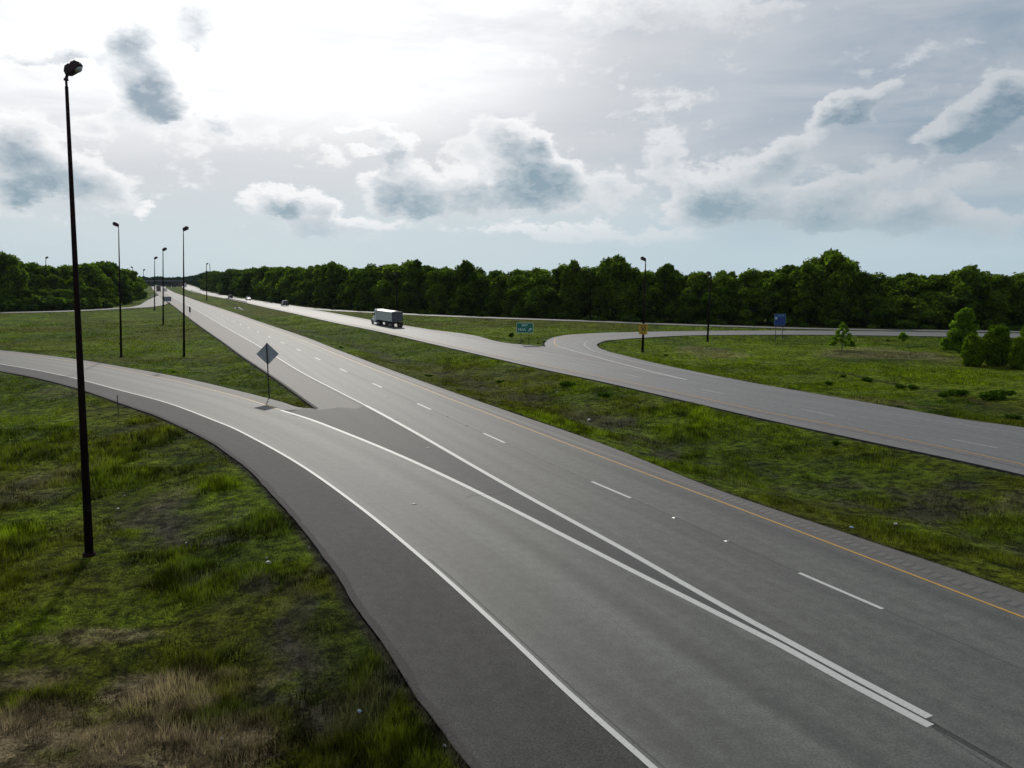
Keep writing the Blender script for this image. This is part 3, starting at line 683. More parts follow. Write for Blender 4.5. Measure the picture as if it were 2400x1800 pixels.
def tree_proto(name, seed, h=14., w=9., kind='broad', nleaf=5200, leaf=.5, lm=None, low=.10):
    r = random.Random(seed); root = empty(name)
    blobs = []
    nb = 26 if kind == 'broad' else 18
    for i in range(nb):
        t = (i + .5) / nb; z = low + (1 - low) * (t * .92 + .03)
        if kind == 'broad': wr = math.sin(math.pi * min(1, (z - low) / (1 - low) * .80 + .17)) ** .7
        elif kind == 'tall': wr = math.sin(math.pi * min(1, (z - low) / (1 - low) * .86 + .12)) ** .6 * .75
        else: wr = (1 - (z - low) / (1 - low)) ** .8 * .9 + .12
        a = i * 2.4 + r.uniform(-.6, .6); rr = wr * w / 2 * r.uniform(.35, .95)
        br = w * r.uniform(.10, .22) * (1.0 if kind != 'cone' else .8)
        blobs.append((math.cos(a) * rr, math.sin(a) * rr, z * h - br * .3, br, br * r.uniform(.7, .95)))
    blobs.append((r.uniform(-.05, .05) * w, 0, h * .9 - w * .07, w * .16, w * .15))
    p, dv = crown_points(blobs, nleaf, seed)
    V, Fq = leaves(p, leaf, seed + 1, dv, .4)
    cr = big_obj('crown', V, Fq, 4, lm or M_leaf); cr.parent = root
    t = MB(); x0 = r.uniform(-.2, .2)
    t.tube((0, 0, -.6), (x0, 0, h * .45), w * .035, w * .022, 8); t.tube((x0, 0, h * .45), (x0 * 1.5, 0, h * .85), w * .022, w * .008, 8)
    for b in blobs[::2]:
        zs = max(h * .12, b[2] - h * .2); t.tube((x0, 0, min(zs, h * .6)), b[:3], w * .012, w * .004, 5)
    t.build('trunk', M_bark, root)
    return root
def plant_copy(proto, first, loc, rz, sc, label, cat, group=None):
    if first: o = proto
    else:
        o = proto.copy(); COL.objects.link(o)
        for ch in proto['_kids']:
            c = bpy.data.objects[ch].copy(); COL.objects.link(c); c.parent = o
    o.location = loc; o.rotation_euler = (0, 0, rz); o.scale = sc
    tag(o, label, cat, group); return o

class Pool:
    def __init__(s, protos):
        s.p = protos; s.used = [False] * len(protos)
        s.k = [[c for c in COL.objects if c.parent == q] for q in protos]
    def place(s, i, loc, rz, sc, label, cat, group=None):
        q = s.p[i]
        if not s.used[i]: o = q; s.used[i] = True
        else:
            o = q.copy(); COL.objects.link(o)
            for ch in s.k[i]: c = ch.copy(); COL.objects.link(c); c.parent = o
        o.location = loc; o.rotation_euler = (0, 0, rz); o.scale = sc if isinstance(sc, tuple) else (sc,) * 3
        for key in ('label', 'category', 'group'):
            if key in o: del o[key]
        tag(o, label, cat, group); return o
    def finish(s):
        for i, u in enumerate(s.used):
            if not u:
                for c in s.k[i]: bpy.data.objects.remove(c)
                bpy.data.objects.remove(s.p[i])

TH = [14, 14, 15, 13, 14, 12, 15, 14]
woods = Pool([tree_proto('woodland_tree', 100, 14, 12, 'broad', 8500, .55), tree_proto('woodland_tree', 101, 14, 11, 'broad', 8000, .52), tree_proto('woodland_tree', 102, 14, 13, 'broad', 9500, .6),
              tree_proto('woodland_tree', 103, 14, 10.5, 'tall', 7000, .5), tree_proto('woodland_tree', 104, 14, 14, 'broad', 10000, .62), tree_proto('woodland_tree', 105, 14, 12, 'tall', 8000, .55)])
RIGHT_BASE = [(452,667),(475,678),(520,686),(600,698),(700,711),(780,721),(871,726),(1000,732),(1150,737.5),(1400,746.5),(1640,754.5),(1760,758),(1900,760.5),(2211,767),(2420,770),(2700,774)]
RIGHT_TOP = [(452,645),(470,640),(487,633),(560,626),(630,622),(700,618),(731,616),(786,612),(823,621),(860,613),(922,611),(965,609),(1000,615),(1040,622),(1096,611),(1130,628),(1150,630),(1195,627),(1284,622),(1320,613),(1345,610),(1374,619),(1399,609),(1433,599),(1456,603),(1486,607),(1500,612),(1523,630),(1548,618),(1575,619),(1600,630),(1622,632),(1672,621),(1700,622.7),(1773,628),(1833,611.6),(1870,606),(1900,600),(1947,585),(1970,590),(1991,606),(2016,632),(2060,629),(2111,633),(2190,634),(2240,626),(2263,622),(2301,633),(2349,637),(2400,634),(2700,634)]
LEFT_BASE = [(-250,737),(0,729),(108,725.5),(217,721),(271,713),(312,701),(339,680),(350,664)]
LEFT_TOP = [(-250,610),(0,600),(27,591),(54,604),(89,609),(130,605),(163,611),(203,611),(240,607),(258,606),(285,613),(306,625),(323,639),(336,642),(353,651)]
def ip(tab, x): return float(np.interp(x, [q[0] for q in tab], [q[1] for q in tab]))
MARKS_R = [(492,'the thin distant mast'),(741,'the yellow diamond sign'),(905,'the grain truck'),(1081,'the ball-shaped bush'),(1230,'the green EXIT sign'),(1383,'the short dark post'),(1507,'the yellow 30 sign'),(1660,'the lamp post inside the ramp loop'),(1828,'the blue sign'),(1972,'the young tree by the ramp'),(2118,'the tiny sapling'),(2250,'the pale green tree')]
MARKS_L = [(0,'the left picture edge'),(107,'the lamp post at the far left'),(185,'the nearest lamp post'),(282,'the left-facing lamp post')]
ORD = ['nearest','second','third','fourth','fifth','sixth','seventh','eighth','ninth','tenth','eleventh','twelfth','thirteenth','fourteenth','fifteenth','sixteenth']
cnt = {}
def side_label(kind, px, row, marks, wood):
    mk = min(marks, key=lambda q: abs(q[0] - px)); sd = 'left' if px < mk[0] else 'right'
    return (mk, sd, row, kind, wood, abs(px - mk[0]))
pending = []
def queue(pool, i, loc, rz, sc, kind, px, row, marks, wood, cat, group): pending.append((pool, i, loc, rz, sc, side_label(kind, px, row, marks, wood), cat, group))
def flush():
    groups = {}
    for p in pending: groups.setdefault((p[5][0], p[5][1], p[5][2], p[5][4], p[5][3].split()[-1]), []).append(p)
    for key, lst in groups.items():
        lst.sort(key=lambda p: p[5][5])
        for n, (pool, i, loc, rz, sc, (mk, sd, row, kind, wood, _), cat, group) in enumerate(lst):
            pool.place(i, loc, rz, sc, f"{ORD[min(n, 15)]} {kind} {sd} of {mk[1]}, {row} of {wood}", cat, group)
    pending.clear()
def wood_rows(base, top, x0, x1, marks, wood, rows, rs):
    wood_full = 'trees of ' + wood
    r = random.Random(rs)
    for ri, (dd, frac, rowname, sp, lo, hi) in enumerate(rows):
        px = x0 + r.uniform(0, 20)
        while px < x1:
            by = ip(base, px); D0 = G0(px, by)[1]; D = D0 + dd + r.uniform(-2, 2)
            x = (px - 1200) / F * D * math.cos(P) ; x = ray(px, by)[0] / ray(px, by)[1] * D
            zt = zat(ip(top, px) + r.uniform(-1, 6.0), D); hh = max(3.5, zt * (1 if frac >= 1 else frac * r.uniform(.85, 1.1)))
            if frac >= 1: hh = zt * r.uniform(lo, 1.0) + .3
            i = r.randrange(6); w = min(1.15, max(.75, hh / 14 * r.uniform(.85, 1.15))) * (1.0 if D < 330 else 1.25)
            queue(woods, i, (x, D, -.5), r.uniform(0, 6.28), (w * r.uniform(.85, 1.25), w, (hh + .5) / 14.6), 'tree', px, rowname, marks, wood, 'tree', 'trees of ' + wood)
            px += sp * r.uniform(.75, 1.25) * F / D
wood_rows(RIGHT_BASE, RIGHT_TOP, 482, 2440, MARKS_R, 'right wood', [(3, .62, 'front row', 7.2, 0, 0), (9, 1, 'middle row', 6.4, .86, 1), (16, 1, 'back row', 7.0, .97, 1)], 5)
wood_rows(LEFT_BASE, LEFT_TOP, -60, 335, MARKS_L, 'left wood', [(3, .45, 'front row', 6.5, 0, 0), (10, .75, 'second row', 6.5, 0, 0), (18, 1, 'third row', 7, .85, 1), (27, 1, 'back row', 7.5, .93, 1)], 6)
flush(); woods.finish()
# prominent single crowns that stand above the wood
giants = Pool([tree_proto('tall_tree', 201, 16, 12, 'broad', 9000, .6), tree_proto('tall_tree', 203, 16, 8.5, 'tall', 7000, .55)])
for (px, ty, i, wsc, lab) in [(1433,598,0,.95,'tall dark broad tree beside the lamp head above the yellow 30 sign'),(1342,609,0,.62,'round dark crown standing above the wood right of the green EXIT sign'),(1947,584,0,1.0,'tallest dark tree, its crown above the wood right of the blue sign'),
        (786,611,1,.9,'tall tree rising above the wood between the yellow diamond sign and the grain truck'),(2263,621,0,.85,'tall tree behind the pale green tree'),(975,606,1,.8,'tall airy tree above the wood just right of the grain truck'),
        (1096,609,0,.7,'tall tree above the wood left of the green EXIT sign'),(1556,616,1,.9,'tall ragged tree between the yellow 30 sign and the ramp lamp post'),(27,590,0,.9,'tallest tree at the far left of the left wood')]:
    base = RIGHT_BASE if px > 400 else LEFT_BASE; by = ip(base, px); D = G0(px, by)[1] + 6; x = ray(px, by)[0] / ray(px, by)[1] * D
    zt = zat(ty, D); giants.place(i, (x, D, -.5), random.uniform(0, 6), (wsc, wsc, (zt + .7) / 16.3), lab, 'tree', 'tall trees above the woods')
giants.finish()
# far away trees near the vanishing point
far = Pool([tree_proto('distant_tree', 301, 14, 12, 'broad', 1500, 1.3, M_farleaf), tree_proto('distant_tree', 302, 14, 9, 'tall', 1200, 1.2, M_farleaf)])
rf = random.Random(4)
FARL = ['left of the road','behind the overpass','right of the overpass','where the right carriageway meets the sky']
fl = 0
for k in range(46):
    px = 330 + k * 3.6 + rf.uniform(-1.5, 1.5); D = rf.uniform(1050, 1300) if px < 425 else 20146 / (float(np.interp(px, [425, 440, 461, 475, 500], [662.5, 664, 669.5, 675.5, 681])) - 651)
    ty = np.interp(px, [330,352,372,400,425,440,455,470,500], [648,650,648.5,651.5,650,647,646,642,636]) + rf.uniform(-1, 1.5)
    x = ray(px, 651)[0] / ray(px, 651)[1] * D; zt = zat(ty, D); w = max(1.0, D / 900) * rf.uniform(.9, 1.2)
    where = 'beyond the overpass' if px < 425 else 'right of the overpass by the far bend'
    far.place(k % 2, (x, D, -1), rf.uniform(0, 6), (w, w, (zt + 1.5) / 14.4), f"distant hazy skyline tree {where}", 'tree', f'distant trees {where}')
far.finish()

# bushes along the foot of the woods
def bush_proto(name, seed, m, n=900, leaf=.22, stems=True, flat=.75):
    r = random.Random(seed); root = empty(name); bl = []
    for i in range(9): a = r.uniform(0, 6.28); q = r.uniform(.1, .55); bl.append((math.cos(a) * q, math.sin(a) * q, r.uniform(.25, .75) * flat, r.uniform(.25, .42), r.uniform(.25, .4) * flat))
    p, dv = crown_points(bl, n, seed, .5, 1.0); p[:, 2] = np.maximum(p[:, 2], -.02); V, Fq = leaves(p, leaf, seed, dv, .5); c = big_obj('foliage', V, Fq, 4, m); c.parent = root
    t = MB()
    for i in range(5): a = i * 1.3; t.tube((0, 0, -.1), (math.cos(a) * .3, math.sin(a) * .3, .45 * flat), .02, .008, 5)
    t.build('stem', M_bark, root); return root
bushes = Pool([bush_proto('wood_edge_bush', 401, M_shrub, 1300, .2), bush_proto('wood_edge_bush', 402, M_shrub, 1300, .2, flat=1.0)])
def edge_bushes(base, x0, x1, marks, wood, spacing, rs, hmin, hmax, back=0):
    r = random.Random(rs); px = x0
    while px < x1:
        by = ip(base, px); D = G0(px, by)[1] + r.uniform(-2.5, 1); x = ray(px, by)[0] / ray(px, by)[1] * D; s = r.uniform(hmin, hmax)
        queue(bushes, r.randrange(2), (x, D, -.6), r.uniform(0, 6), (s * 1.5, s * 1.5, s), 'bush', px, 'foot', marks, wood, 'bush', 'bushes at the foot of ' + wood)
        px += spacing * r.uniform(.6, 1.5) * F / D
edge_bushes(RIGHT_BASE, 480, 1000, MARKS_R, 'right wood', 4.6, 8, 1.2, 3.0)
edge_bushes(RIGHT_BASE, 1000, 2430, MARKS_R, 'right wood', 6.5, 9, 1.0, 2.4)
edge_bushes(LEFT_BASE, -50, 315, MARKS_L, 'left wood', 3.6, 10, 2.5, 5.0)
flush(); bushes.finish()

# single trees and cedars of the right field
def single(px, by, ty, build, name, label, cat, rz=0):
    g = G(px, by); h = zat(ty, g.y) - g.z; root = build(h); root.name = name; root.location = (g.x, g.y, g.z - .05); root.rotation_euler = (0, 0, rz)
    tag(root, label, cat); return root
def cedar(w, seed):
    def f(h):
        r = random.Random(seed); root = empty('cedar'); bl = []
        for i in range(26):
            t = (i + .5) / 26; z = .08 + .86 * t; wr = max(.15, 1 - abs((t - .46) / .62) ** 2.3) ** .55; a = i * 2.4; q = wr * w / 2 * .62
            bl.append((math.cos(a) * q, math.sin(a) * q, z * h, w * .21 * (.55 + .45 * wr), w * .22))
        p, dv = crown_points(bl, 15000, seed, .6, .8); p[:, 2] = np.clip(p[:, 2], .12, None)
        V, Fq = leaves(p, .17, seed, dv, .8, 1.8); c = big_obj('crown', V, Fq, 4, M_cedar); c.parent = root
        t = MB(); t.tube((0, 0, -.3), (0, 0, h * .7), .14, .05, 8); t.build('trunk', M_bark, root); return root
    return f
D1 = 18300 / 208
single(2279, 858, 787, cedar(2.75, 1), 'cedar', 'small rounded dark cedar, leftmost of the four on the right', 'cedar')
single(2333, 856, 766, cedar(3.3, 2), 'cedar', 'largest rounded cedar, second from the left on the right', 'cedar', 1)
single(2393, 864, 793, cedar(3.0, 3), 'cedar', 'rounded cedar at the right picture edge, in front', 'cedar', 2)
single(2418, 850, 750, cedar(3.4, 4), 'cedar', 'tall cedar at the right picture edge, behind the other', 'cedar', 3)
def pale(h):
    root = empty('pale_tree'); r = random.Random(3); bl = []
    for (x, z, q) in [(.4,.86,.85),(0,.78,.85),(.9,.74,.85),(.5,.62,1.1),(-.5,.58,.8),(1.3,.55,.8),(-1.2,.44,.8),(-.4,.38,1.0),(.7,.40,1.2),(1.4,.36,.8),(-1.5,.22,.75),(-1.0,.12,.6),(.1,.2,.95),(1.0,.2,.9),(-1.9,.10,.45),(-.3,.1,.7)]:
        bl.append((x * 1.05, r.uniform(-1, 1), z * h, q * 1.05, q * .8))
    p, dv = crown_points(bl, 16000, 9, .6, .7); p[:, 2] = np.clip(p[:, 2], .1, None); V, Fq = leaves(p, .24, 9, dv, .4); c = big_obj('crown', V, Fq, 4, M_leafb); c.parent = root
    t = MB(); t.tube((.2, 0, -.3), (.3, 0, h * .8), .2, .06, 8)
    for b in bl[::2]: t.tube((.25, 0, b[2] * .5), b[:3], .06, .02, 5)
    t.build('trunk', M_bark, root); return root
single(2247, 826, 716, pale, 'pale_tree', 'pale green leafy tree with low left boughs behind the cedars', 'tree')
def young(h):
    root = empty('young_tree'); r = random.Random(5); bl = []
    for k in range(26):
        t = k / 25; z = .30 + .66 * t; q = (1 - t) ** .75 * 1.75 + .12; a = k * 2.4
        q *= 1.1; bl.append((math.cos(a) * q * .8, math.sin(a) * q * .72, z * h - (1 - t) * .35, .20 + .36 * (1 - t), .26))
    bl += [(-1.9, 0, h * .25, .3, .13), (-1.3, .2, h * .36, .4, .2), (1.5, 0, h * .28, .4, .2)]
    p, dv = crown_points(bl, 6000, 12, .2, 1.0); V, Fq = leaves(p, .16, 12, dv, .3, 1.9); c = big_obj('crown', V, Fq, 4, M_leafb); c.parent = root
    t = MB(); t.tube((0, 0, -.2), (0, 0, h * .95), .09, .02, 7)
    for b in bl[::2]: t.tube((0, 0, b[2] - .2), b[:3], .03, .01, 4)
    t.build('trunk', M_bark, root); return root
single(1973, 823, 757, young, 'young_tree', 'small young tree with drooping branches right of the blue sign', 'tree')
def sapling(h):
    root = empty('sapling'); bl = [(0, 0, h * .75, .55, .4), (-.4, .1, h * .62, .45, .35), (.45, 0, h * .66, .45, .35), (0, .2, h * .9, .4, .2), (.1, -.1, h * .42, .3, .3)]
    p, dv = crown_points(bl, 1400, 15, .2, 1.0); V, Fq = leaves(p, .16, 15, dv, .3); c = big_obj('crown', V, Fq, 4, M_leafb); c.parent = root
    t = MB(); t.tube((0, 0, -.2), (0, 0, h * .8), .05, .015, 6); t.build('trunk', M_bark, root); return root
single(2115, 810, 777, sapling, 'sapling', 'tiny bushy sapling in the tall weeds left of the pale tree', 'tree')
# clumps of weeds
wc = Pool([bush_proto('weed_clump', 501, M_weed, 800, .15), bush_proto('weed_clump', 502, M_weed, 800, .15, flat=.5)])
ball = bush_proto('ball_bush', 510, M_weed, 1500, .14, flat=1.1)
g = G(1198, 792); ball.location = g; ball.scale = (.75, .75, .85); tag(ball, 'small dark ball-shaped bush left of the green EXIT sign', 'bush')
for (px, py, s, i, lab) in [(2033,894,.85,0,'dark weed clump standing alone below the furrow, farthest left of the large ones'),(1975,884,.5,0,'small dark weed clump under the furrow above the highway bend'),(1943,901,.6,0,'low dark weed clump nearest the far highway shoulder'),(1885,903,.45,1,'thin brown weed tuft near the far highway shoulder'),
        (2110,910,.7,0,'left one of the pair of dark weed clumps in the right field'),(2140,912,.75,0,'right one of the pair of dark weed clumps in the right field'),(2238,926,1.5,1,'widest dark weed clump low in the right field'),(2206,928,.8,1,'dark weed tuft touching the left end of the widest clump'),(2188,873,.35,0,'lone small weed tuft above the right furrow'),(2081,797,.5,0,'dark tuft by the ramp left of the tiny sapling'),
        (2340,935,1.9,1,'big soft green thicket at the right picture edge'),(2375,980,.7,1,'dark weed tuft at the lower right corner of the field'),(1276,802,.5,1,'dark tuft on the tip of grass where the exit ramp splits'),(1262,806,.4,1,'low tuft left of the ramp split tip'),
        (1005,882,.55,1,'low dark weed clump in the median beside the near highway shoulder'),(800,815,.55,1,'dark weed clump on the near highway shoulder line, farther up the median'),(1330,905,.9,0,'rounded dark weed clump in the middle of the median'),(1170,897,.55,0,'dark weed tuft beside the bare strip in the median'),(1415,928,.9,1,'broad green weed clump under the far highway shoulder in the median'),(1960,1040,.4,0,'weed tuft at the edge of the far highway shoulder'),
        (407,873,.35,0,'single dark weed by the upper edge of the left ramp'),(18,817,.5,1,'dark weed clump at the left edge above the ramp'),(1560,835,.4,0,'weed at the foot of the yellow 30 sign post'),(2237,1010,.5,0,'tuft just above the far highway shoulder near the right edge')]:
    g = G(px, py); wc.place(i, g, px % 6, (s * 1.1, s * 1.1, s * .75), lab, 'weeds', 'dark weed clumps in the grass')
wc.finish()

# ------------------------------------------------------------------ grass blades (one uncountable cover)
def grass():
    r = np.random.default_rng(3); V = []; C = []
    def layer(n, d0, d1, azmin, azmax, hgt, wid, keep=None, strawonly=False, lean=.45, con=1.):
        u = r.uniform(0, 1, n); D = d0 * (d1 / d0) ** u; az = np.radians(r.uniform(azmin, azmax, n)); x = D * np.sin(az); y = D * np.cos(az)
        px, py = proj(x, y, 0.); ok = (px > -250) & (px < 2650) & (py < 2000); x, y = x[ok], y[ok]
        d = road_dist(x, y); ok = d > .03; x, y, d = x[ok], y[ok], d[ok]
        c, bare, st = gcolor(x, y, d); z = height(x, y, d)
        tall = fbm(x / 3.1, y / 3.1, 3, 77); keepp = r.uniform(0, 1, len(x)) < (1 - .93 * bare) * (.35 + .65 * sstep(.35, .6, tall))
        if strawonly: keepp = (st > .3) & (r.uniform(0, 1, len(x)) < st)
        else: keepp &= ~((st > .5) & (r.uniform(0, 1, len(x)) < .5))
        x, y, z, c, st, tall, d = [q[keepp] for q in (x, y, z, c, st, tall, d)]
        n = len(x); D = np.hypot(x, y)
        hh = hgt * r.uniform(.5, 1.25, n) * (.35 + 1.1 * sstep(.35, .7, tall)) * np.minimum(1, .35 + d / 1.5); ww = wid * r.uniform(.6, 1.3, n) * np.maximum(1, D / 22)
        a = r.uniform(0, 2 * np.pi, n); la = r.uniform(0, 2 * np.pi, n); ll = lean * hh * r.uniform(0, 1.3, n)
        if strawonly: ll = hh * r.uniform(1.2, 2.6, n); hh = hh * .24; la = np.radians(35) + r.normal(0, .9, n)
        dx, dy = np.cos(a) * ww / 2, np.sin(a) * ww / 2; tx, ty = np.cos(la) * ll, np.sin(la) * ll
        b = np.c_[x, y, z - .03]
        v = np.stack([b - np.c_[dx, dy, dx * 0], b + np.c_[dx, dy, dx * 0], b + np.c_[tx, ty, hh]], 1).reshape(-1, 3)
        tf = fbm(x * 1.6, y * 1.6, 3, 91); tone = (r.uniform(.6, 1.5, n) * (.5 + .9 * sstep(.25, .75, tall)) * (1 + con * (-.7 + 1.5 * sstep(.3, .7, tf))))[:, None]
        hh = hh * (.5 + 1.1 * sstep(.35, .68, tf))
        cc = c * tone; yel = r.uniform(0, 1, n) < .08; cc[yel] = cc[yel] * .4 + np.array([.10, .085, .035])
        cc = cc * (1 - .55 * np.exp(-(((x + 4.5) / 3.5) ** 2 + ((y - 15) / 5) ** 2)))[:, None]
        if strawonly: cc = np.array([.30, .225, .14]) * r.uniform(.35, 1.2, n)[:, None]
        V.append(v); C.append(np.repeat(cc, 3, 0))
    layer(520000, 9, 70, -42, 14, .30, .026)
    layer(200000, 9, 40, -42, -4, .36, .018, strawonly=True)
    layer(240000, 60, 230, -38, 38, .18, .030, con=.40)
    layer(180000, 28, 110, -5, 40, .20, .026, con=.7)
    V = np.vstack(V); C = np.vstack(C); Fq = np.arange(len(V)).reshape(-1, 3)
    o = big_obj('grass', V, Fq, 3, M_bl, col=C); tag(o, 'rough green verge grass with matted straw patches beside the ramps', 'grass', kind='stuff')
grass()

# ------------------------------------------------------------------ lamp posts
M_pole = simple('weathered_steel_pole', (.013, .006, .006), .9, 0, .3, .1); M_lamp = simple('lamp_housing', (.032, .012, .016), .6, .2, .2, .3)
M_glass = simple('lamp_glass', (.42, .42, .42), .2); M_galv = simple('galvanised_steel', (.28, .29, .30), .45, .6, .15)
def lamp_post(bx, by, tx, ty, side, label, rb=.17, rt=.055, head=1.0):
    head = head * .82 if head > 1 else head
    g = G(bx, by); D = g.y; zt = zat(ty, D); xt = ray(tx, ty)[0] / ray(tx, ty)[1] * D
    root = empty('lamp_post', g); tag(root, label, 'lamp post', 'tall single-head lamp posts of the interchange')
    top = Vector((xt - g.x, 0, zt - g.z)); Hh = top.z
    p = MB(); p.tube((0, 0, -.4), top, rb, rt, 14); p.tube((0, 0, -.2), (0, 0, .12), rb * 1.5, rb * 1.4, 14); p.build('pole', M_pole, root, True)
    q = MB(); k = 2.0 / Hh; q.box((top.x * k + side * rb * .75, -rb * .5, 2.0), (.12, .12, .26)); q.build('access_box', M_pole, root)
    b = MB(); b.tube(top - Vector((0, 0, .05)), top + Vector((0, 0, .28)), rt * .8, rt * .7, 10); b.tube(top + Vector((0, 0, .22)), top + Vector((0, 0, .30)), rt * 1.5, rt * 1.3, 10)
    b.tube(top + Vector((0, 0, .28)), top + Vector((side * .10, 0, .52)), rt * .9, rt * .9, 8); b.build('bracket', M_lamp, root)
    ax = Vector((side * math.cos(math.radians(30)), 0, math.sin(math.radians(30)))); up = Vector((-side * math.sin(math.radians(30)), 0, math.cos(math.radians(30)))); yy = Vector((0, 1, 0)); o = top + Vector((side * .10, 0, .50))
    def ring(t, w, h0, h1): c = o + ax * t * head; return [c + yy * w * head + up * h0 * head, c + yy * w * .7 * head + up * h1 * head, c - yy * w * .7 * head + up * h1 * head, c - yy * w * head + up * h0 * head]
    hb = MB(); hb.loft([ring(-.12, .12, -.06, .12), ring(.0, .20, -.13, .22), ring(.32, .24, -.13, .24), ring(.60, .22, -.06, .20), ring(.70, .14, .0, .12)])
    hb.loft([ring(.02, .13, .20, .30), ring(.26, .13, .22, .31)]); hb.loft([ring(.34, .15, .22, .31), ring(.58, .13, .18, .28)]); ho = hb.build('lamp_head', M_lamp, root, bevel=.012)
    gl = MB(); c = o + ax * .46 * head - up * .08 * head; rings = []
    for k in range(5):
        a = k / 4 * math.pi / 2 * .95; rr = .19 * math.cos(a) * head; dz = -.15 * math.sin(a) * head
        rings.append([c + up * dz + ax * math.cos(t) * rr + yy * math.sin(t) * rr for t in [2 * math.pi * j / 12 for j in range(12)]])
    gl.loft(rings); go = gl.build('lens', M_glass, ho, True)
    return root
lamp_post(209, 1302, 156, 203, 1, 'nearest and tallest dark lamp post, on the grass bank at the left', .17, .06, .84)
lamp_post(284, 838, 278, 538, -1, 'lamp post with its head turned left, behind the ramp', .17, .055, 1.3)
lamp_post(431, 836, 430, 548, 1, 'lamp post between the ramp and the highway, behind the diamond sign', .17, .055, 1.3)
lamp_post(382.4, 762, 382, 592, 1, 'lamp post in front of the grey sign back, mid field', .2, .09, 1.7)
lamp_post(362, 728, 362.5, 610, 1, 'thin lamp post left of the grey sign back, by the far ramp', .2, .1, 1.9)
lamp_post(107, 726, 107.5, 609, 1, 'lamp post against the left wood near the left picture edge', .2, .1, 1.6)
lamp_post(312, 702, 311, 630, -1, 'lamp post at the right end of the left wood', .22, .12, 1.8)
lamp_post(335.5, 696, 336, 636, 1, 'pale far lamp post beyond the left ramp', .22, .12, 2.0)
lamp_post(484.5, 704, 484, 622, 1, 'lamp post in the median before the far guardrail', .26, .14, 1.6)
lamp_post(727, 716, 727.5, 640, -1, 'lamp post against the wood left of the yellow diamond sign', .22, .12, 1.5)
lamp_post(929.5, 737, 929.5, 645, -1, 'lamp post against the wood just right of the grain truck cab', .2, .1, 1.5)
lamp_post(1383, 750.5, 1384, 640, -1, 'dark lamp post by the far ramp right of the EXIT sign', .2, .1, 1.5)
P13 = lamp_post(1506, 825, 1513, 618, -1, 'lamp post carrying the yellow 30 sign, its head above the trees', .2, .08, 1.35)
lamp_post(1658, 801, 1666, 650, -1, 'lamp post inside the ramp loop left of the blue sign', .19, .08, 1.35)

# ------------------------------------------------------------------ signs
M_sgreen = simple('sign_green', (.003, .14, .095), .5, var=.05); M_sblue = simple('sign_blue', (.004, .030, .20), .5, var=.05); M_syel = simple('sign_yellow', (.50, .29, .010), .5, var=.08)
M_swhite = simple('sign_white', (.55, .68, .62), .5, var=.05); M_sblack = simple('sign_black', (.012, .012, .012), .5); M_sback = simple('sign_back_aluminium', (.30, .32, .34), .5, .1, .10)
M_spost = simple('sign_post', (.035, .045, .025), .8); M_wood = simple('dark_post', (.020, .014, .012), .85); M_sblet = simple('sign_blue_legend', (.22, .38, .50), .5)
def text(body, size, loc, parent, m, name='lettering', ext=.006, font_scale_x=1.0, bold=.0):
    cu = bpy.data.curves.new(name, 'FONT'); cu.body = body; cu.size = size; cu.align_x = 'CENTER'; cu.align_y = 'CENTER'; cu.extrude = ext; cu.offset = bold
    tmp = bpy.data.objects.new(name, cu); COL.objects.link(tmp); bpy.context.view_layer.update()
    me = bpy.data.meshes.new_from_object(tmp.evaluated_get(bpy.context.evaluated_depsgraph_get())); bpy.data.objects.remove(tmp)
    me.materials.clear(); me.materials.append(m); o = bpy.data.objects.new(name, me); COL.objects.link(o); o.parent = parent
    o.location = loc; o.rotation_euler = (math.pi / 2, 0, 0); o.scale = (font_scale_x, 1, 1); return o
def rrect(w, h, r, y0, y1, n=5):
    pts = []
    for (cx, cz, a0) in ((w/2-r, h/2-r, 0), (-w/2+r, h/2-r, 90), (-w/2+r, -h/2+r, 180), (w/2-r, -h/2+r, 270)):
        for k in range(n + 1): a = math.radians(a0 + 90 * k / n); pts.append((cx + r * math.cos(a), cz + r * math.sin(a)))
    b = MB(); m_ = len(pts); b.add([(x, y0, z) for x, z in pts] + [(x, y1, z) for x, z in pts], [tuple(range(m_)), tuple(range(m_, 2 * m_))[::-1]] + [(i, m_ + i, m_ + (i + 1) % m_, (i + 1) % m_) for i in range(m_)]); return b
def place_mb(b, loc, name, m, parent): o = b.build(name, m, parent); o.location = loc; return o
def px_size(D, dpx): return dpx * D / F
# exit gore sign
g = G(1230, 808); D = g.y; face = math.atan2(-g.x, g.y) * .5 - math.radians(6)
root = empty('exit_sign', g, face); tag(root, 'green EXIT 141A sign with an arrow on two posts at the ramp split', 'road sign')
w_, h_ = px_size(D, 39.5), px_size(D, 23.5); zc = zat(768.5, D) - g.z
bd = place_mb(rrect(w_, h_, .12, -.02, .02), (0, 0, zc), 'border', M_swhite, root); pn = place_mb(rrect(w_ - .11, h_ - .11, .09, -.028, -.021), (0, 0, zc), 'panel', M_sgreen, root)
text('EXIT', .46, (0, -.032, zc + h_ * .25), root, M_swhite, bold=.008); text('141A', .62, (-w_ * .20, -.032, zc - h_ * .17), root, M_swhite, bold=.012)
a = MB(); 
def flat(pts, y0, y1): 
    b = MB(); n = len(pts); b.add([(x, y0, z) for x, z in pts] + [(x, y1, z) for x, z in pts], [tuple(range(n)), tuple(range(n, 2 * n))[::-1]] + [(i, n + i, n + (i + 1) % n, (i + 1) % n) for i in range(n)]); return b
ar = [(-.24,-.30),(-.14,-.36),(.13,-.06),(.22,-.16),(.26,.27),(-.17,.24),(-.07,.14),(-.33,-.19)]
ar = [(-.30,-.22),(-.21,-.31),(.06,-.04),(.17,-.15),(.27,.27),(-.15,.17),(-.04,.06)]
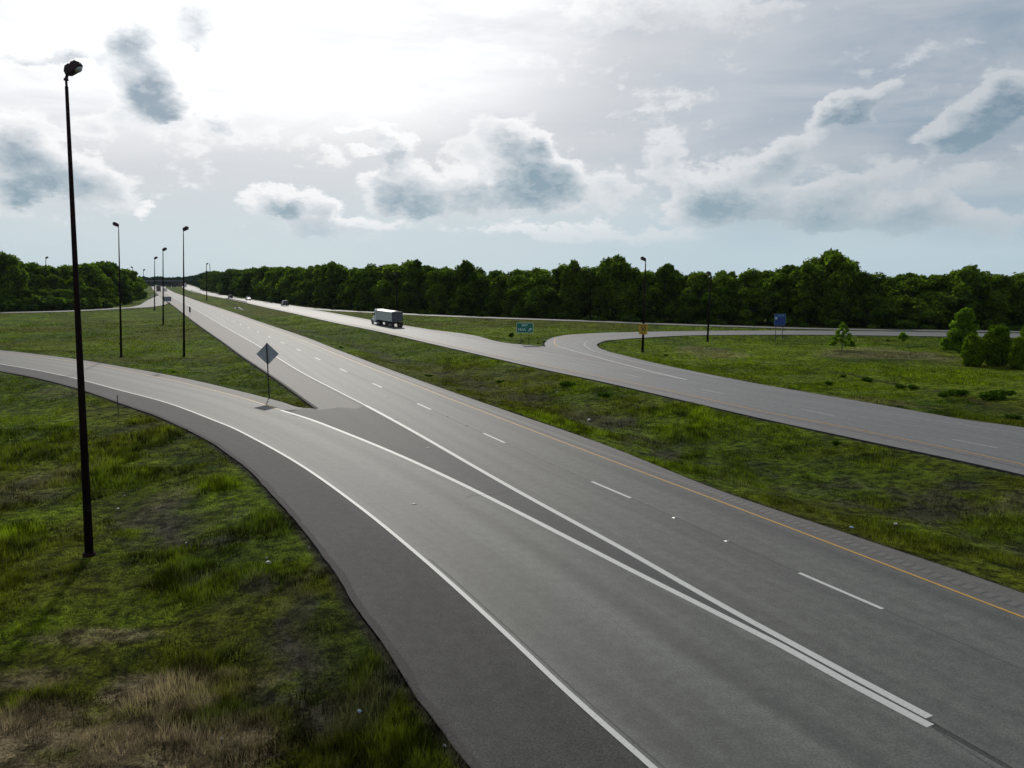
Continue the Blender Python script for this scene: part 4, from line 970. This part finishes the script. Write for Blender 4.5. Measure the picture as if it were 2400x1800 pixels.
place_mb(flat([(x * 1.0, z * 1.0) for x, z in ar], -.034, -.029), (w_ * .31, 0, zc - h_ * .16), 'arrow', M_swhite, root)
for sx in (-.24, .24): p = MB(); p.box((sx * w_, .05, zc / 2 - .1), (.07, .07, zc + .2 + h_ * .8)); p.build('post', M_spost, root)
# yellow advisory sign on the lamp post
D = P13.location.y - .3; zc = zat(771.5, D); xs = ray(1507.5, 771)[0] / ray(1507.5, 771)[1] * D
root = empty('advisory_speed_sign', (xs, D, zc), math.radians(-8)); tag(root, 'yellow RAMP 30 MPH sign fixed to a lamp post', 'road sign'); w_, h_ = px_size(D, 19.5), px_size(D, 24.5)
place_mb(rrect(w_, h_, .08, -.02, .0), (0, 0, 0), 'panel', M_syel, root); rr_ = rrect(w_ - .08, h_ - .08, .06, -.0235, -.021)
text('RAMP', .36, (0, -.027, h_ * .32), root, M_sblack, bold=.006); text('30', .82, (0, -.027, -.03), root, M_sblack, bold=.02); text('M.P.H.', .26, (0, -.027, -h_ * .36), root, M_sblack, bold=.004)
for zz in (-.4, .4): c = MB(); c.tube((0, .0, zz), (0, .35, zz), .03, .03, 8); c.build('clamp', M_galv, root)
# blue service sign
g = G(1826, 794); D = g.y; root = empty('service_sign', g, math.radians(-14)); tag(root, 'dark blue service sign with one small white square, on two posts', 'road sign')
w_, h_ = px_size(D, 25), px_size(D, 26.5); zc = zat(749.3, D) - g.z
place_mb(rrect(w_, h_, .07, -.02, .02), (0, 0, zc), 'border', M_sblet, root); place_mb(rrect(w_ - .05, h_ - .05, .05, -.026, -.021), (0, 0, zc), 'panel', M_sblue, root)
place_mb(rrect(w_ * .99, .03, .01, -.030, -.027), (0, 0, zc + h_ * .27), 'divider', M_sblet, root)
text('LODGING', .24, (w_ * .08, -.031, zc + h_ * .37), root, M_sblet, bold=.004)
place_mb(rrect(.36, .36, .03, -.031, -.027), (-w_ * .34, 0, zc + h_ * .13), 'logo_square', simple('logo_plate', (.45, .50, .55), .5), root)
for sx, dz in ((-.33, 0), (.28, -.25)): p = MB(); p.box((sx * w_, .05, (zc + dz) / 2 - .15), (.10, .10, zc - dz + .1)); p.build('post', M_spost, root)
# grey back of the diamond sign in the gore
g = G(631, 933); D = g.y; root = empty('diamond_sign', g, math.radians(6)); tag(root, 'grey back of a diamond warning sign on a post at the ramp tip', 'road sign'); zc = zat(829.5, D) - g.z; s = px_size(D, 26) * math.sqrt(2)
o = place_mb(rrect(s, s, .05, .0, .012), (0, .04, zc), 'panel', M_sback, root); o.rotation_euler = (0, math.radians(45), 0)
p = MB(); zt = zat(804, D) - g.z; p.tube((0, 0, -.3), (-.04, 0, zt), .055, .05, 8); p.build('post', M_wood, root)
f_ = place_mb(rrect(s - .02, s - .02, .05, .013, .016), (0, .04, zc), 'front_face', M_syel, root); f_.rotation_euler = (0, math.radians(45), 0)
# far yellow diamond
g = G(741, 719); D = g.y; root = empty('merge_sign', g, math.radians(4)); tag(root, 'small yellow diamond sign with a black symbol before the wood', 'road sign'); zc = zat(703, D) - g.z; s = px_size(D, 5.8) * math.sqrt(2)
o = place_mb(rrect(s, s, .08, -.02, .0), (0, 0, zc), 'panel', M_syel, root); o.rotation_euler = (0, math.radians(45), 0)
place_mb(flat([(-.07,-.38),(.07,-.38),(.07,-.02),(.24,-.16),(.24,.02),(.07,.14),(.07,.22),(.16,.22),(0,.42),(-.16,.22),(-.07,.22)], -.03, -.022), (0, 0, zc), 'symbol', M_sblack, root)
p = MB(); p.tube((0, .05, -.3), (0, .05, zc), .05, .05, 8); p.build('post', M_spost, root)
# grey back of a wide sign, far left
g = G(392, 711.5); D = g.y; root = empty('guide_sign', g); tag(root, 'grey back of a wide guide sign at the tip of the far left ramp', 'road sign'); zc = zat(700.5, D) - g.z
w_, h_ = px_size(D, 20), px_size(D, 10.5); place_mb(rrect(w_, h_, .1, 0, .04), (0, 0, zc), 'panel', M_sback, root)
for k in range(3): b = MB(); b.box((0, -.03, zc + (k - 1) * h_ * .33), (w_ * .96, .05, .06)); b.build('stiffener', M_galv, root)
for sx in (-.3, .3): p = MB(); p.box((sx * w_, -.02 - .06, zc / 2), (.12, .1, zc + h_ * .8)); p.build('post', M_galv, root)
# narrow sign on the highway shoulder
g = G(446, 744); D = g.y; root = empty('narrow_sign', g, math.radians(60)); tag(root, 'narrow upright brownish sign on the left highway shoulder', 'road sign'); zc = zat(725.5, D) - g.z
place_mb(rrect(.55, px_size(D, 13), .04, 0, .03), (0, 0, zc), 'panel', simple('sign_brown', (.075, .065, .055), .6), root); p = MB(); p.tube((0, .05, -.2), (0, .05, zc), .04, .04, 6); p.build('post', M_galv, root)
# delineators and small posts
M_refl = simple('reflector', (.7, .7, .66), .3)
def delineator(px, py, ty, label, w=.07, m=None, head=True):
    g = G(px, py); root = empty('delineator_post', g); tag(root, label, 'post', 'roadside delineator posts'); h = zat(ty, g.y) - g.z
    p = MB(); p.box((0, 0, h / 2 - .1), (w, .04, h + .2)); p.build('post', m or M_spost, root)
    if head: q = MB(); q.tube((0, .03, h - .06), (0, .045, h - .06), .05, .05, 10); q.build('reflector', M_refl, root)
delineator(278, 977, 926, 'thin marker post on the grass below the left ramp', .06)
delineator(1289, 793, 776, 'thin marker post at the ramp split right of the EXIT sign', .09)
for i, (px, py) in enumerate(((388, 671.6), (402, 672), (415, 672.4))):
    delineator(px, py + 1.2, py - 2.2, ['left', 'middle', 'right'][i] + ' one of the three white marker posts across the far median', .95, simple('white_post', (.75, .75, .7), .5), False)
# mast far away
D = 900; x = ray(492.5, 640)[0] / ray(492.5, 640)[1] * D; root = empty('radio_mast', (x, D, 0)); tag(root, 'thin distant mast rising above the wood, left end', 'mast'); zt = zat(618, D)
p = MB(); 
for sx, sy in ((-.5, 0), (.5, 0), (0, .8)): p.tube((sx * 1.4, sy, 0), (sx * .6, sy * .5, zt), .16, .12, 5)
for k in range(20): z = zt * k / 20; p.tube((-.6, 0, z), (.6, 0, z + zt / 20), .06, .06, 4)
p.build('lattice', M_galv, root); q = MB(); q.tube((0, 0, zt), (0, 0, zt + 3), .08, .05, 6); q.build('antenna', M_galv, root)

# ------------------------------------------------------------------ guardrails
def guardrail(pts, label, mm, n=14, hgt=.75, rail=.32):
    w = np.array([G0(*q) for q in pts]); c = resample(w, n); g0 = Vector((c[0][0], c[0][1], -.1)); root = empty('guardrail', g0); tag(root, label, 'guardrail', 'steel guardrails')
    nm = normals(c); b = MB(); prof = [(0, hgt - rail), (.05, hgt - rail * .8), (.0, hgt - rail * .5), (.05, hgt - rail * .2), (0, hgt)]
    rings = [[(c[i][0] - g0.x + nm[i][0] * o_, c[i][1] - g0.y + nm[i][1] * o_, z) for o_, z in prof] + [(c[i][0] - g0.x + nm[i][0] * (o_ - .03), c[i][1] - g0.y + nm[i][1] * (o_ - .03), z) for o_, z in prof[::-1]] for i in range(n)]
    b.loft(rings); b.build('rail', mm, root)
    for i in range(n): p = MB(); p.box((c[i][0] - g0.x - nm[i][0] * .12, c[i][1] - g0.y - nm[i][1] * .12, hgt / 2 - .1), (.14, .14, hgt + .2)); p.build('post', M_wood, root)
M_rail = simple('guardrail_steel', (.10, .11, .11), .5, .5); M_railw = simple('bright_guardrail', (.45, .46, .46), .4, .4)
guardrail([(578.5, 710.8), (560, 706.8), (529, 701.3)], 'near dark guardrail on the median side of the right carriageway', M_rail, 12)
guardrail([(472, 689.7), (458, 685), (446, 681)], 'far dark guardrail beside the right carriageway, up the median', M_rail, 10)
guardrail([(524, 690.6), (510, 688), (499, 685.4)], 'bright guardrail on the wood side of the right carriageway', M_railw, 10)
guardrail([(463, 703.6), (445, 697.6), (426, 691)], 'guardrail on the median side of the left carriageway', M_rail, 14)
guardrail([(353, 699.5), (362, 695.5), (369.5, 692.2)], 'curved guardrail end where the far left ramp leaves the highway', M_rail, 10, .95, .5)

# ------------------------------------------------------------------ overpass at the vanishing point
D = 1000; xl, xr = [ray(px, 660)[0] / ray(px, 660)[1] * D for px in (333, 426)]
zb, zt = zat(661, D), zat(656.5, D); M_conc = simple('aged_concrete', (.10, .105, .11), .8); M_concd = simple('dark_concrete', (.05, .055, .06), .9)
root = empty('overpass', ((xl + xr) / 2, D, 0)); tag(root, 'distant grey highway overpass crossing near the vanishing point', 'bridge'); L = xr - xl
b = MB(); b.box((0, 0, zb + .5), (L, 11, 1.0)); b.build('girder', M_concd, root)
b = MB(); b.box((0, 0, zb + 1.22), (L + 3, 12, .4)); b.build('deck', M_conc, root)
for sy in (-1, 1): b = MB(); b.box((0, sy * 5.8, zb + 1.9), (L + 3, .25, .95)); b.build('parapet', M_conc, root)
for k, fx in enumerate((-.42, -.24, -.05, .08, .17, .26, .36, .47)):
    b = MB(); b.box((fx * L, 0, zb / 2 - 4), (1.3, 9, zb + 8 - .02)); b.build('pier', M_concd, root)
b = MB(); b.box((.52 * L, 0, zb / 2 - 4), (4.5, 12, zb + 8)); b.build('abutment', simple('reddish_abutment', (.12, .06, .055), .8), root)
b = MB(); b.box((-.52 * L, 0, zb / 2 - 4), (4.5, 12, zb + 8)); b.build('abutment', M_concd, root)

# ------------------------------------------------------------------ vehicles
M_tyre = simple('tyre_rubber', (.012, .012, .012), .85); M_rim = simple('wheel_rim', (.30, .30, .31), .35, .7); M_win = simple('vehicle_glass', (.01, .012, .014), .08, 0, .05, .8)
M_hl = simple('headlight', (.8, .8, .78), .1); M_tl = simple('tail_light', (.18, .008, .008), .25); M_bump = simple('black_trim', (.015, .015, .015), .6)
def paint(name, c): return simple('paint_' + name, c, .28, .15, .05, .6)
def wheel(parent, x, y, r, w=.24):
    t = MB(); t.tube((x - w / 2, y, r), (x + w / 2, y, r), r, r, 20); o = t.build('wheel', M_tyre, parent)
    q = MB(); q.tube((x - w / 2 - .01, y, r), (x + w / 2 + .01, y, r), r * .58, r * .58, 14); q.build('rim', M_rim, o)
def make_car(name, pm, L=4.7, Wd=1.85, Ht=1.45, suv=False, van=False):
    root = empty(name); hw = Wd / 2; zb = .30; zs = Ht * (.58 if not suv else .60); b = MB()
    def sec(y, z0, z1, w, tw): return [(-w, y, z0), (w, y, z0), (w, y, z1 - .12), (tw, y, z1), (-tw, y, z1), (-w, y, z1 - .12)]
    rs = [sec(-L/2, zb+.1, zs*.92, hw*.90, hw*.80), sec(-L/2+.25, zb, zs, hw*.98, hw*.88), sec(-L*.2, zb-.05, zs+.02, hw, hw*.92), sec(L*.12, zb-.05, zs, hw, hw*.92), sec(L*.30, zb, zs*.93, hw*.98, hw*.88), sec(L/2-.15, zb, zs*.82, hw*.93, hw*.8), sec(L/2, zb+.1, zs*.68, hw*.84, hw*.7)]
    b.loft(rs); b.build('body', pm, root, bevel=.03)
    yb, yt = (-L*.48, -L*.43) if suv else (-L*.40, -L*.24); yf, yft = L*.20, L*.04
    c = MB(); e = .01
    def sq(y, z, w): return [(-w, y[0], z), (w, y[0], z), (w, y[1], z), (-w, y[1], z)]
    c.loft([sq((yb, yf), zs - .03, hw * .90), sq((yt, yft), Ht - .07, hw * .72)]); c.build('windows', M_win, root)
    r_ = MB(); r_.loft([sq((yt - .03, yft + .04), Ht - .09, hw * .745), sq((yt + .08, yft - .08), Ht, hw * .66)]); r_.build('roof', pm, root)
    for sx in (-1, 1):
        for (y0, z0, y1, z1) in ((yf, zs - .03, yft, Ht - .07), (yb, zs - .03, yt, Ht - .07), (-.1 * L, zs - .02, -.1 * L, Ht - .07)):
            p = MB(); p.tube((sx * hw * .90, y0, z0), (sx * hw * .725, y1, z1), .045, .04, 6); p.build('pillar', pm, root)
        for y in (-L * .30, L * .31): wheel(root, sx * (hw - .10), y, .34 if not suv else .38)
        h = MB(); h.box((sx * hw * .66, L / 2 - .04, zs * .72), (.34, .12, .15)); h.build('headlight', M_hl, root)
        t = MB(); t.box((sx * hw * .74, -L / 2 + .02, zs * .80), (.26, .10, .2)); t.build('tail_light', M_tl, root)
        mi = MB(); mi.box((sx * (hw + .06), yf - .15, zs + .08), (.18, .1, .13)); mi.build('side_mirror', pm, root)
    bm = MB(); bm.box((0, -L / 2 - .01, .42), (Wd * .86, .12, .2)); bm.build('rear_bumper', M_bump, root); bm = MB(); bm.box((0, L / 2 - .0, .40), (Wd * .8, .12, .2)); bm.build('front_bumper', M_bump, root)
    return root
def put(root, px, py, heading, label, cat, sc=1.0, group=None):
    p = G0(px, py); root.location = (p[0], p[1], .012); root.rotation_euler = (0, 0, heading); root.scale = (sc,) * 3; tag(root, label, cat, group)
def dirat(c, px, py, away=True):
    k = nearest_param(c, G0(px, py)); q = clip_arc(c, k, k + 8, 8); d = q[-1] - q[0]; return math.atan2(-d[0], d[1]) + (0 if away else math.pi)
GA = 'cars in the distance'
put(make_car('suv', paint('dark', (.02, .025, .028)), 4.8, 1.95, 1.85, True), 667.5, 717, dirat(refC, 667, 717), 'dark SUV driving away on the right carriageway', 'car', 1.12, GA)
put(make_car('car', paint('silver', (.22, .23, .24)), 4.6, 1.85, 1.5), 582, 703.3, dirat(refC, 582, 703), 'pale silver car beyond the dark SUV', 'car', 1.15, GA)
put(make_car('car', paint('maroon', (.05, .02, .022)), 4.6, 1.85, 1.55, True), 540, 699, dirat(refC, 540, 699), 'dark red car behind the near guardrail', 'car', 1.1, GA)
put(make_car('van', paint('white', (.62, .62, .62)), 5.0, 2.0, 2.0, True), 387.5, 683.4, dirat(wA_dash, 387, 683, False), 'white van coming toward the camera beside the dark truck', 'van', 1.25, GA)
for (px, py, nm, cc, lab) in [(365.5,669.8,'white',(.6,.6,.6),'small white car just behind the dark truck'),(369.5,666.2,'grey',(.12,.12,.13),'tiny grey car with a glinting roof, farthest right'),(358.5,665.6,'grey2',(.2,.2,.2),'tiny grey car left of the glinting one'),(355.5,664.6,'red',(.10,.02,.02),'tiny dark red car, farthest left of the group'),(362.5,664.4,'silver2',(.4,.4,.4),'tiny silver car farthest away between the others')]:
    put(make_car('car', paint(nm, cc), 4.6, 1.85, 1.5), px, py, dirat(wA_dash, px, py, False), lab + ' on the left carriageway', 'car', 1.35, GA)
# dark oncoming truck
def lorry(pm, bm_, Wd=2.6, Ht=3.7, L=9):
    root = empty('box_truck'); b = MB(); b.box((0, -L * .12, Ht / 2 + .5), (Wd, L * .72, Ht - 1.0)); b.build('cargo_box', bm_, root, bevel=.04)
    c = MB(); c.loft([[(-Wd*.46, L*.25, .5), (Wd*.46, L*.25, .5), (Wd*.46, L*.5, .5), (-Wd*.46, L*.5, .5)], [(-Wd*.46, L*.25, 1.6), (Wd*.46, L*.25, 1.6), (Wd*.46, L*.49, 1.6), (-Wd*.46, L*.49, 1.6)], [(-Wd*.43, L*.25, 2.7), (Wd*.43, L*.25, 2.7), (Wd*.43, L*.42, 2.7), (-Wd*.43, L*.42, 2.7)]]); c.build('cab', pm, root, bevel=.04)
    w = MB(); w.loft([[(-Wd*.42, L*.47, 1.66), (Wd*.42, L*.47, 1.66), (Wd*.42, L*.50, 1.66), (-Wd*.42, L*.50, 1.66)], [(-Wd*.40, L*.41, 2.5), (Wd*.40, L*.41, 2.5), (Wd*.40, L*.44, 2.5), (-Wd*.40, L*.44, 2.5)]]); w.build('windscreen', M_win, root)
    for sx in (-1, 1):
        h = MB(); h.box((sx * Wd * .36, L * .5, .95), (.4, .12, .28)); h.build('headlight', M_hl, root)
        for y in (-L * .3, L * .36): wheel(root, sx * (Wd / 2 - .16), y, .5, .3)
    g_ = MB(); g_.box((0, L * .5, .62), (Wd * .9, .18, .35)); g_.build('bumper', pm, root); return root
put(lorry(paint('darkred', (.09, .012, .012)), paint('darkgreen', (.010, .018, .016))), 372, 684, dirat(wA_dash, 372, 684, False), 'dark box truck with a red front coming toward the camera', 'truck', 1.2)
t = lorry(paint('white', (.62, .62, .62)), paint('white', (.62, .62, .62))); t.name = 'white_truck'; put(t, 433.5, 673.6, dirat(refC, 440, 672), 'small white truck far up the right carriageway by the overpass', 'truck', 1.15)

def grain_truck():
    root = empty('semi_truck'); Wd = 2.55; b = MB(); Ls, Le = 0, 11.6; zf, ztp = 1.35, 3.30; hw = Wd / 2
    M_side = simple('trailer_side', (.46, .50, .47), .45, .05, .10); M_rear = simple('trailer_rear', (.075, .085, .10), .5, .2, .3); M_tarp = simple('pale_tarp', (.75, .72, .58), .5); M_cab = paint('cab_white', (.6, .64, .62))
    tr = MB(); tr.box((0, (Ls + Le) / 2, (zf + ztp) / 2), (Wd, Le - Ls, ztp - zf)); tb = tr.build('trailer_body', M_side, root)
    rb = MB()
    for k in range(20): 
        for sx in (-1, 1): rb.box((sx * (hw + .02), .3 + k * (Le - .6) / 19, (zf + ztp) / 2), (.04, .05, ztp - zf - .1))
    rb.build('side_rib', M_side, tb)
    for z, nm in ((ztp, 'top_rail'), (zf, 'bottom_rail')): q = MB(); q.box((0, Le / 2, z), (Wd + .10, Le + .06, .10)); q.build(nm, M_side, tb)
    tp = MB(); n = 10; rings = []
    for y in (.05, Le - .05): rings.append([(-hw + Wd * k / n, y, ztp + .06 + .26 * math.sin(math.pi * k / n)) for k in range(n + 1)] + [(hw, y, ztp + .055), (-hw, y, ztp + .055)])
    tp.loft(rings); tp.build('tarp', M_tarp, root)
    rd = MB(); rd.box((0, -.04, (zf + ztp) / 2 + .03), (Wd - .06, .06, ztp - zf + .1)); rr2 = rd.build('rear_door', M_rear, root)
    rg = MB()
    for k in range(6): rg.box((0, -.09, zf + .2 + k * .33), (Wd - .1, .04, .05))
    rg.build('door_rib', M_rear, rr2)
    ch = MB(); ch.box((0, 4.5, 1.18), (.95, 8.6, .22)); ch.build('chassis', M_bump, root)
    for y0 in (3.2, 7.2):
        hp = MB(); hp.loft([[(-1.1, y0 - 1.3, zf), (1.1, y0 - 1.3, zf), (1.1, y0 + 1.3, zf), (-1.1, y0 + 1.3, zf)], [(-.35, y0 - .4, .72), (.35, y0 - .4, .72), (.35, y0 + .4, .72), (-.35, y0 + .4, .72)]]); hp.build('hopper', M_rear, root)
    for sx in (-1, 1):
        lg = MB(); lg.box((sx * .8, 8.4, .75), (.14, .14, 1.1)); lg.build('landing_leg', M_bump, root)
        for y in (.75, 2.0, 9.9, 11.2): wheel(root, sx * (hw - .30), y, .52, .56)
        mf = MB(); mf.box((sx * (hw - .30), -.05, .72), (.62, .03, .85)); mf.build('mud_flap', M_bump, root)
        tl = MB(); tl.box((sx * .95, -.12, 1.28), (.25, .06, .12)); tl.build('tail_light', M_tl, root)
        wheel(root, sx * (hw - .22), 15.6, .52, .34)
        ft = MB(); ft.tube((sx * 1.0, 12.4, .82), (sx * 1.0, 13.8, .82), .33, .33, 14); ft.build('fuel_tank', M_galv, root)
        st = MB(); st.tube((sx * 1.1, 12.15, 1.2), (sx * 1.1, 12.15, 3.7), .08, .08, 8); st.build('exhaust_stack', M_galv, root)
        mr_ = MB(); mr_.box((sx * 1.42, 14.2, 2.45), (.16, .12, .62)); mr_.build('mirror', M_bump, root)
        hl = MB(); hl.box((sx * .92, 16.65, 1.12), (.32, .12, .22)); hl.build('headlight', M_hl, root)
        fd = MB(); ring = lambda y, z: [(sx * .72, y, z), (sx * 1.24, y, z), (sx * 1.24, y, z - .12), (sx * .72, y, z - .12)]
        fd.loft([ring(14.85, .7), ring(15.0, 1.12), ring(15.4, 1.32), ring(15.85, 1.30), ring(16.3, 1.1), ring(16.5, .75)]); fd.build('fender', M_cab, root)
    cf = MB(); cf.box((0, 13.6, .95), (.9, 5.6, .25)); cf.build('frame', M_bump, root)
    cb = MB()
    def rg4(y, z0, z1, w): return [(-w, y, z0), (w, y, z0), (w, y, z1 - .15), (w * .9, y, z1), (-w * .9, y, z1), (-w, y, z1 - .15)]
    cb.loft([rg4(12.3, 1.1, 3.55, 1.12), rg4(13.4, 1.1, 3.62, 1.14), rg4(14.0, 1.1, 3.4, 1.12), rg4(14.55, 1.1, 2.35, 1.08)]); cb.build('cab', M_cab, root, bevel=.04)
    hd = MB(); hd.loft([rg4(14.5, 1.0, 2.15, .98), rg4(15.4, 1.0, 2.05, .92), rg4(16.3, 1.0, 1.8, .82), rg4(16.6, 1.0, 1.6, .75)]); hd.build('hood', M_cab, root, bevel=.04)
    ws = MB(); ws.loft([[(-.95, 14.52, 2.30), (.95, 14.52, 2.30), (.95, 14.60, 2.30), (-.95, 14.60, 2.30)], [(-.88, 14.02, 3.2), (.88, 14.02, 3.2), (.88, 14.10, 3.2), (-.88, 14.10, 3.2)]]); ws.build('windscreen', M_win, root)
    for sx in (-1, 1): sw = MB(); sw.box((sx * 1.13, 13.75, 2.45), (.04, .7, .6)); sw.build('side_window', M_win, root)
    bp_ = MB(); bp_.box((0, 16.72, .72), (2.3, .2, .4)); bp_.build('bumper', M_galv, root); gr = MB(); gr.box((0, 16.62, 1.3), (.9, .08, .6)); gr.build('grille', M_rim, root)
    for sx in (-1, 1): dr = MB(); dr.box((sx * .0, 12.28 - .02, 2.3), (1.9, .05, 1.9)) if sx > 0 else None; (dr.build('rear_wall', M_rear, root) if sx > 0 else None)
    return root
tk = grain_truck(); put(tk, 931.5, 767.8, dirat(refC, 900, 765), 'semi truck with a grey grain trailer and pale tarp driving away', 'truck', .98)

# ------------------------------------------------------------------ pavement markers, litter
mk = MB(); mk.loft([[(-.12, -.10, 0), (.12, -.10, 0), (.12, .10, 0), (-.12, .10, 0)], [(-.07, -.03, .03), (.07, -.03, .03), (.07, .03, .03), (-.07, .03, .03)]]); M_mark = simple('cast_marker', (.26, .25, .22), .3, .3)
first = None
for i, (px, py) in enumerate([(1704.7,1268.6),(1582.6,1214),(1092,997),(1047,976),(849,888),(830,879),(727,833),(714,827),(648,797),(641,794),(910,932),(970,1182),(628.5,940.2),(651,960),(504,917.5),(348,882),(1004,1050),(927,983)]):
    if first is None: first = mk.build('pavement_marker', M_mark); o = first
    else: o = first.copy(); COL.objects.link(o)
    p = G0(px, py); o.location = (p[0], p[1], .013); o.rotation_euler = (0, 0, math.radians(26))
    lab = ['in the gap right of the large lower dash', 'in the gap left of the large lower dash', 'right one of the pair by the fourth dash', 'left one of the pair by the fourth dash', 'right one of the pair beyond the diamond sign', 'left one of the pair beyond the diamond sign', 'right one of the pair behind the top of the diamond sign', 'left one of the pair behind the top of the diamond sign', 'right one of the farthest pair', 'left one of the farthest pair', 'alone in the right-hand lane beside the gore', 'alone in the ramp lane', 'just off the tip of grass on the ramp shoulder', 'at the end of the yellow ramp line', 'on the yellow ramp line below the tall lamp posts', 'on the yellow ramp line nearest the left edge', 'in the gore between the two thick lines', 'in the lane beside the start of the thick gore line'][i]
    tag(o, 'small pale pavement marker ' + lab, 'road marker', 'raised pavement markers')
M_lit = simple('white_litter', (.30, .31, .31), .5); M_litb = simple('bluish_litter', (.30, .42, .55), .5)
def litter(seed, m, s):
    r = random.Random(seed); b = MB(); ring = [(math.cos(a) * s * r.uniform(.6, 1.1), math.sin(a) * s * r.uniform(.4, .8), r.uniform(.0, .04)) for a in [i * 2 * math.pi / 7 for i in range(7)]]
    top = [(x * .6, y * .6, z + s * r.uniform(.2, .5)) for x, y, z in ring]; b.loft([ring, top]); return b.build('litter', m)
for i, (px, py, m, s, lab) in enumerate([(629,1323,M_lit,.14,'crumpled white litter on the bank right of the nearest lamp post'),(625,1312,M_lit,.07,'tiny white scrap above the crumpled white litter'),(842,1674,M_litb,.10,'bluish crushed litter in the grass at the lower left'),(276,1196,M_lit,.10,'white scrap on the bare soil near the foot of the nearest lamp post'),
        (437,1277,M_lit,.09,'white scrap on the bare soil right of the nearest lamp post'),(602,967,M_lit,.10,'white scrap in the grass below the ramp curve'),(725,1287,M_lit,.05,'tiny white scrap at the edge of the ramp shoulder'),(292,1165,M_lit,.08,'upper white scrap near the foot of the nearest lamp post'),
        (1163,907,M_lit,.16,'white scrap in the bare strip of the median, leftmost'),(1130,911,M_lit,.14,'flat white scrap low in the median beside the bare strip'),(1305,920,M_lit,.16,'white scrap in the middle of the median'),(1381,986,M_lit,.22,'pale litter pile in the lower median'),(1996,1240,M_litb,.12,'bluish scrap at the lower edge of the median'),(2098,1232,M_lit,.12,'white scrap on the brown median patch'),
        (521,1738,M_lit,.06,'tiny white scrap low in the left grass'),(1042,1756,M_lit,.06,'white pebble-like scrap by the ramp edge at the bottom')]):
    g = G(px, py); o = litter(i, m, s); o.location = (g.x, g.y, g.z + .06); o.rotation_euler = (.2, .1, i); tag(o, lab, 'litter', 'litter in the grass')
for i, (px, py, s) in enumerate([(551,723.5,.5),(555,722.5,.7),(560,724,.8),(563,725,.6),(567,726.5,.8),(570,727,.5),(573,727.3,.4),(579.5,729.5,.5)]):
    g = G(px, py); o = litter(50 + i, M_lit, s); o.name = 'pale_rock'; o.location = (g.x, g.y, g.z + .05); tag(o, ['first','second','third','fourth','fifth','sixth','seventh','eighth'][i] + ' from the left of the pale rocks in the upper median', 'rock', 'pale rocks in the upper median')

# ------------------------------------------------------------------ air
def haze():
    b = MB(); zs = (-2.5, 45.0); x0, x1, y0, y1 = -9500, 9500, -9500, 9500
    b.box((0, 0, (zs[0] + zs[1]) / 2), (x1 - x0, y1 - y0, zs[1] - zs[0]))
    m = bpy.data.materials.new('haze'); m.use_nodes = True; m.node_tree.nodes.clear(); N = NT(m.node_tree); o = N.n('ShaderNodeOutputMaterial'); v = N.n('ShaderNodeVolumePrincipled')
    v.inputs['Color'].default_value = (.75, .88, 1, 1); v.inputs['Density'].default_value = .000025; v.inputs['Anisotropy'].default_value = 0.2; N.l(v.outputs[0], o.inputs['Volume'])
    ob = b.build('haze', m); tag(ob, 'thin pale haze over the distance', 'haze', kind='stuff')
haze()
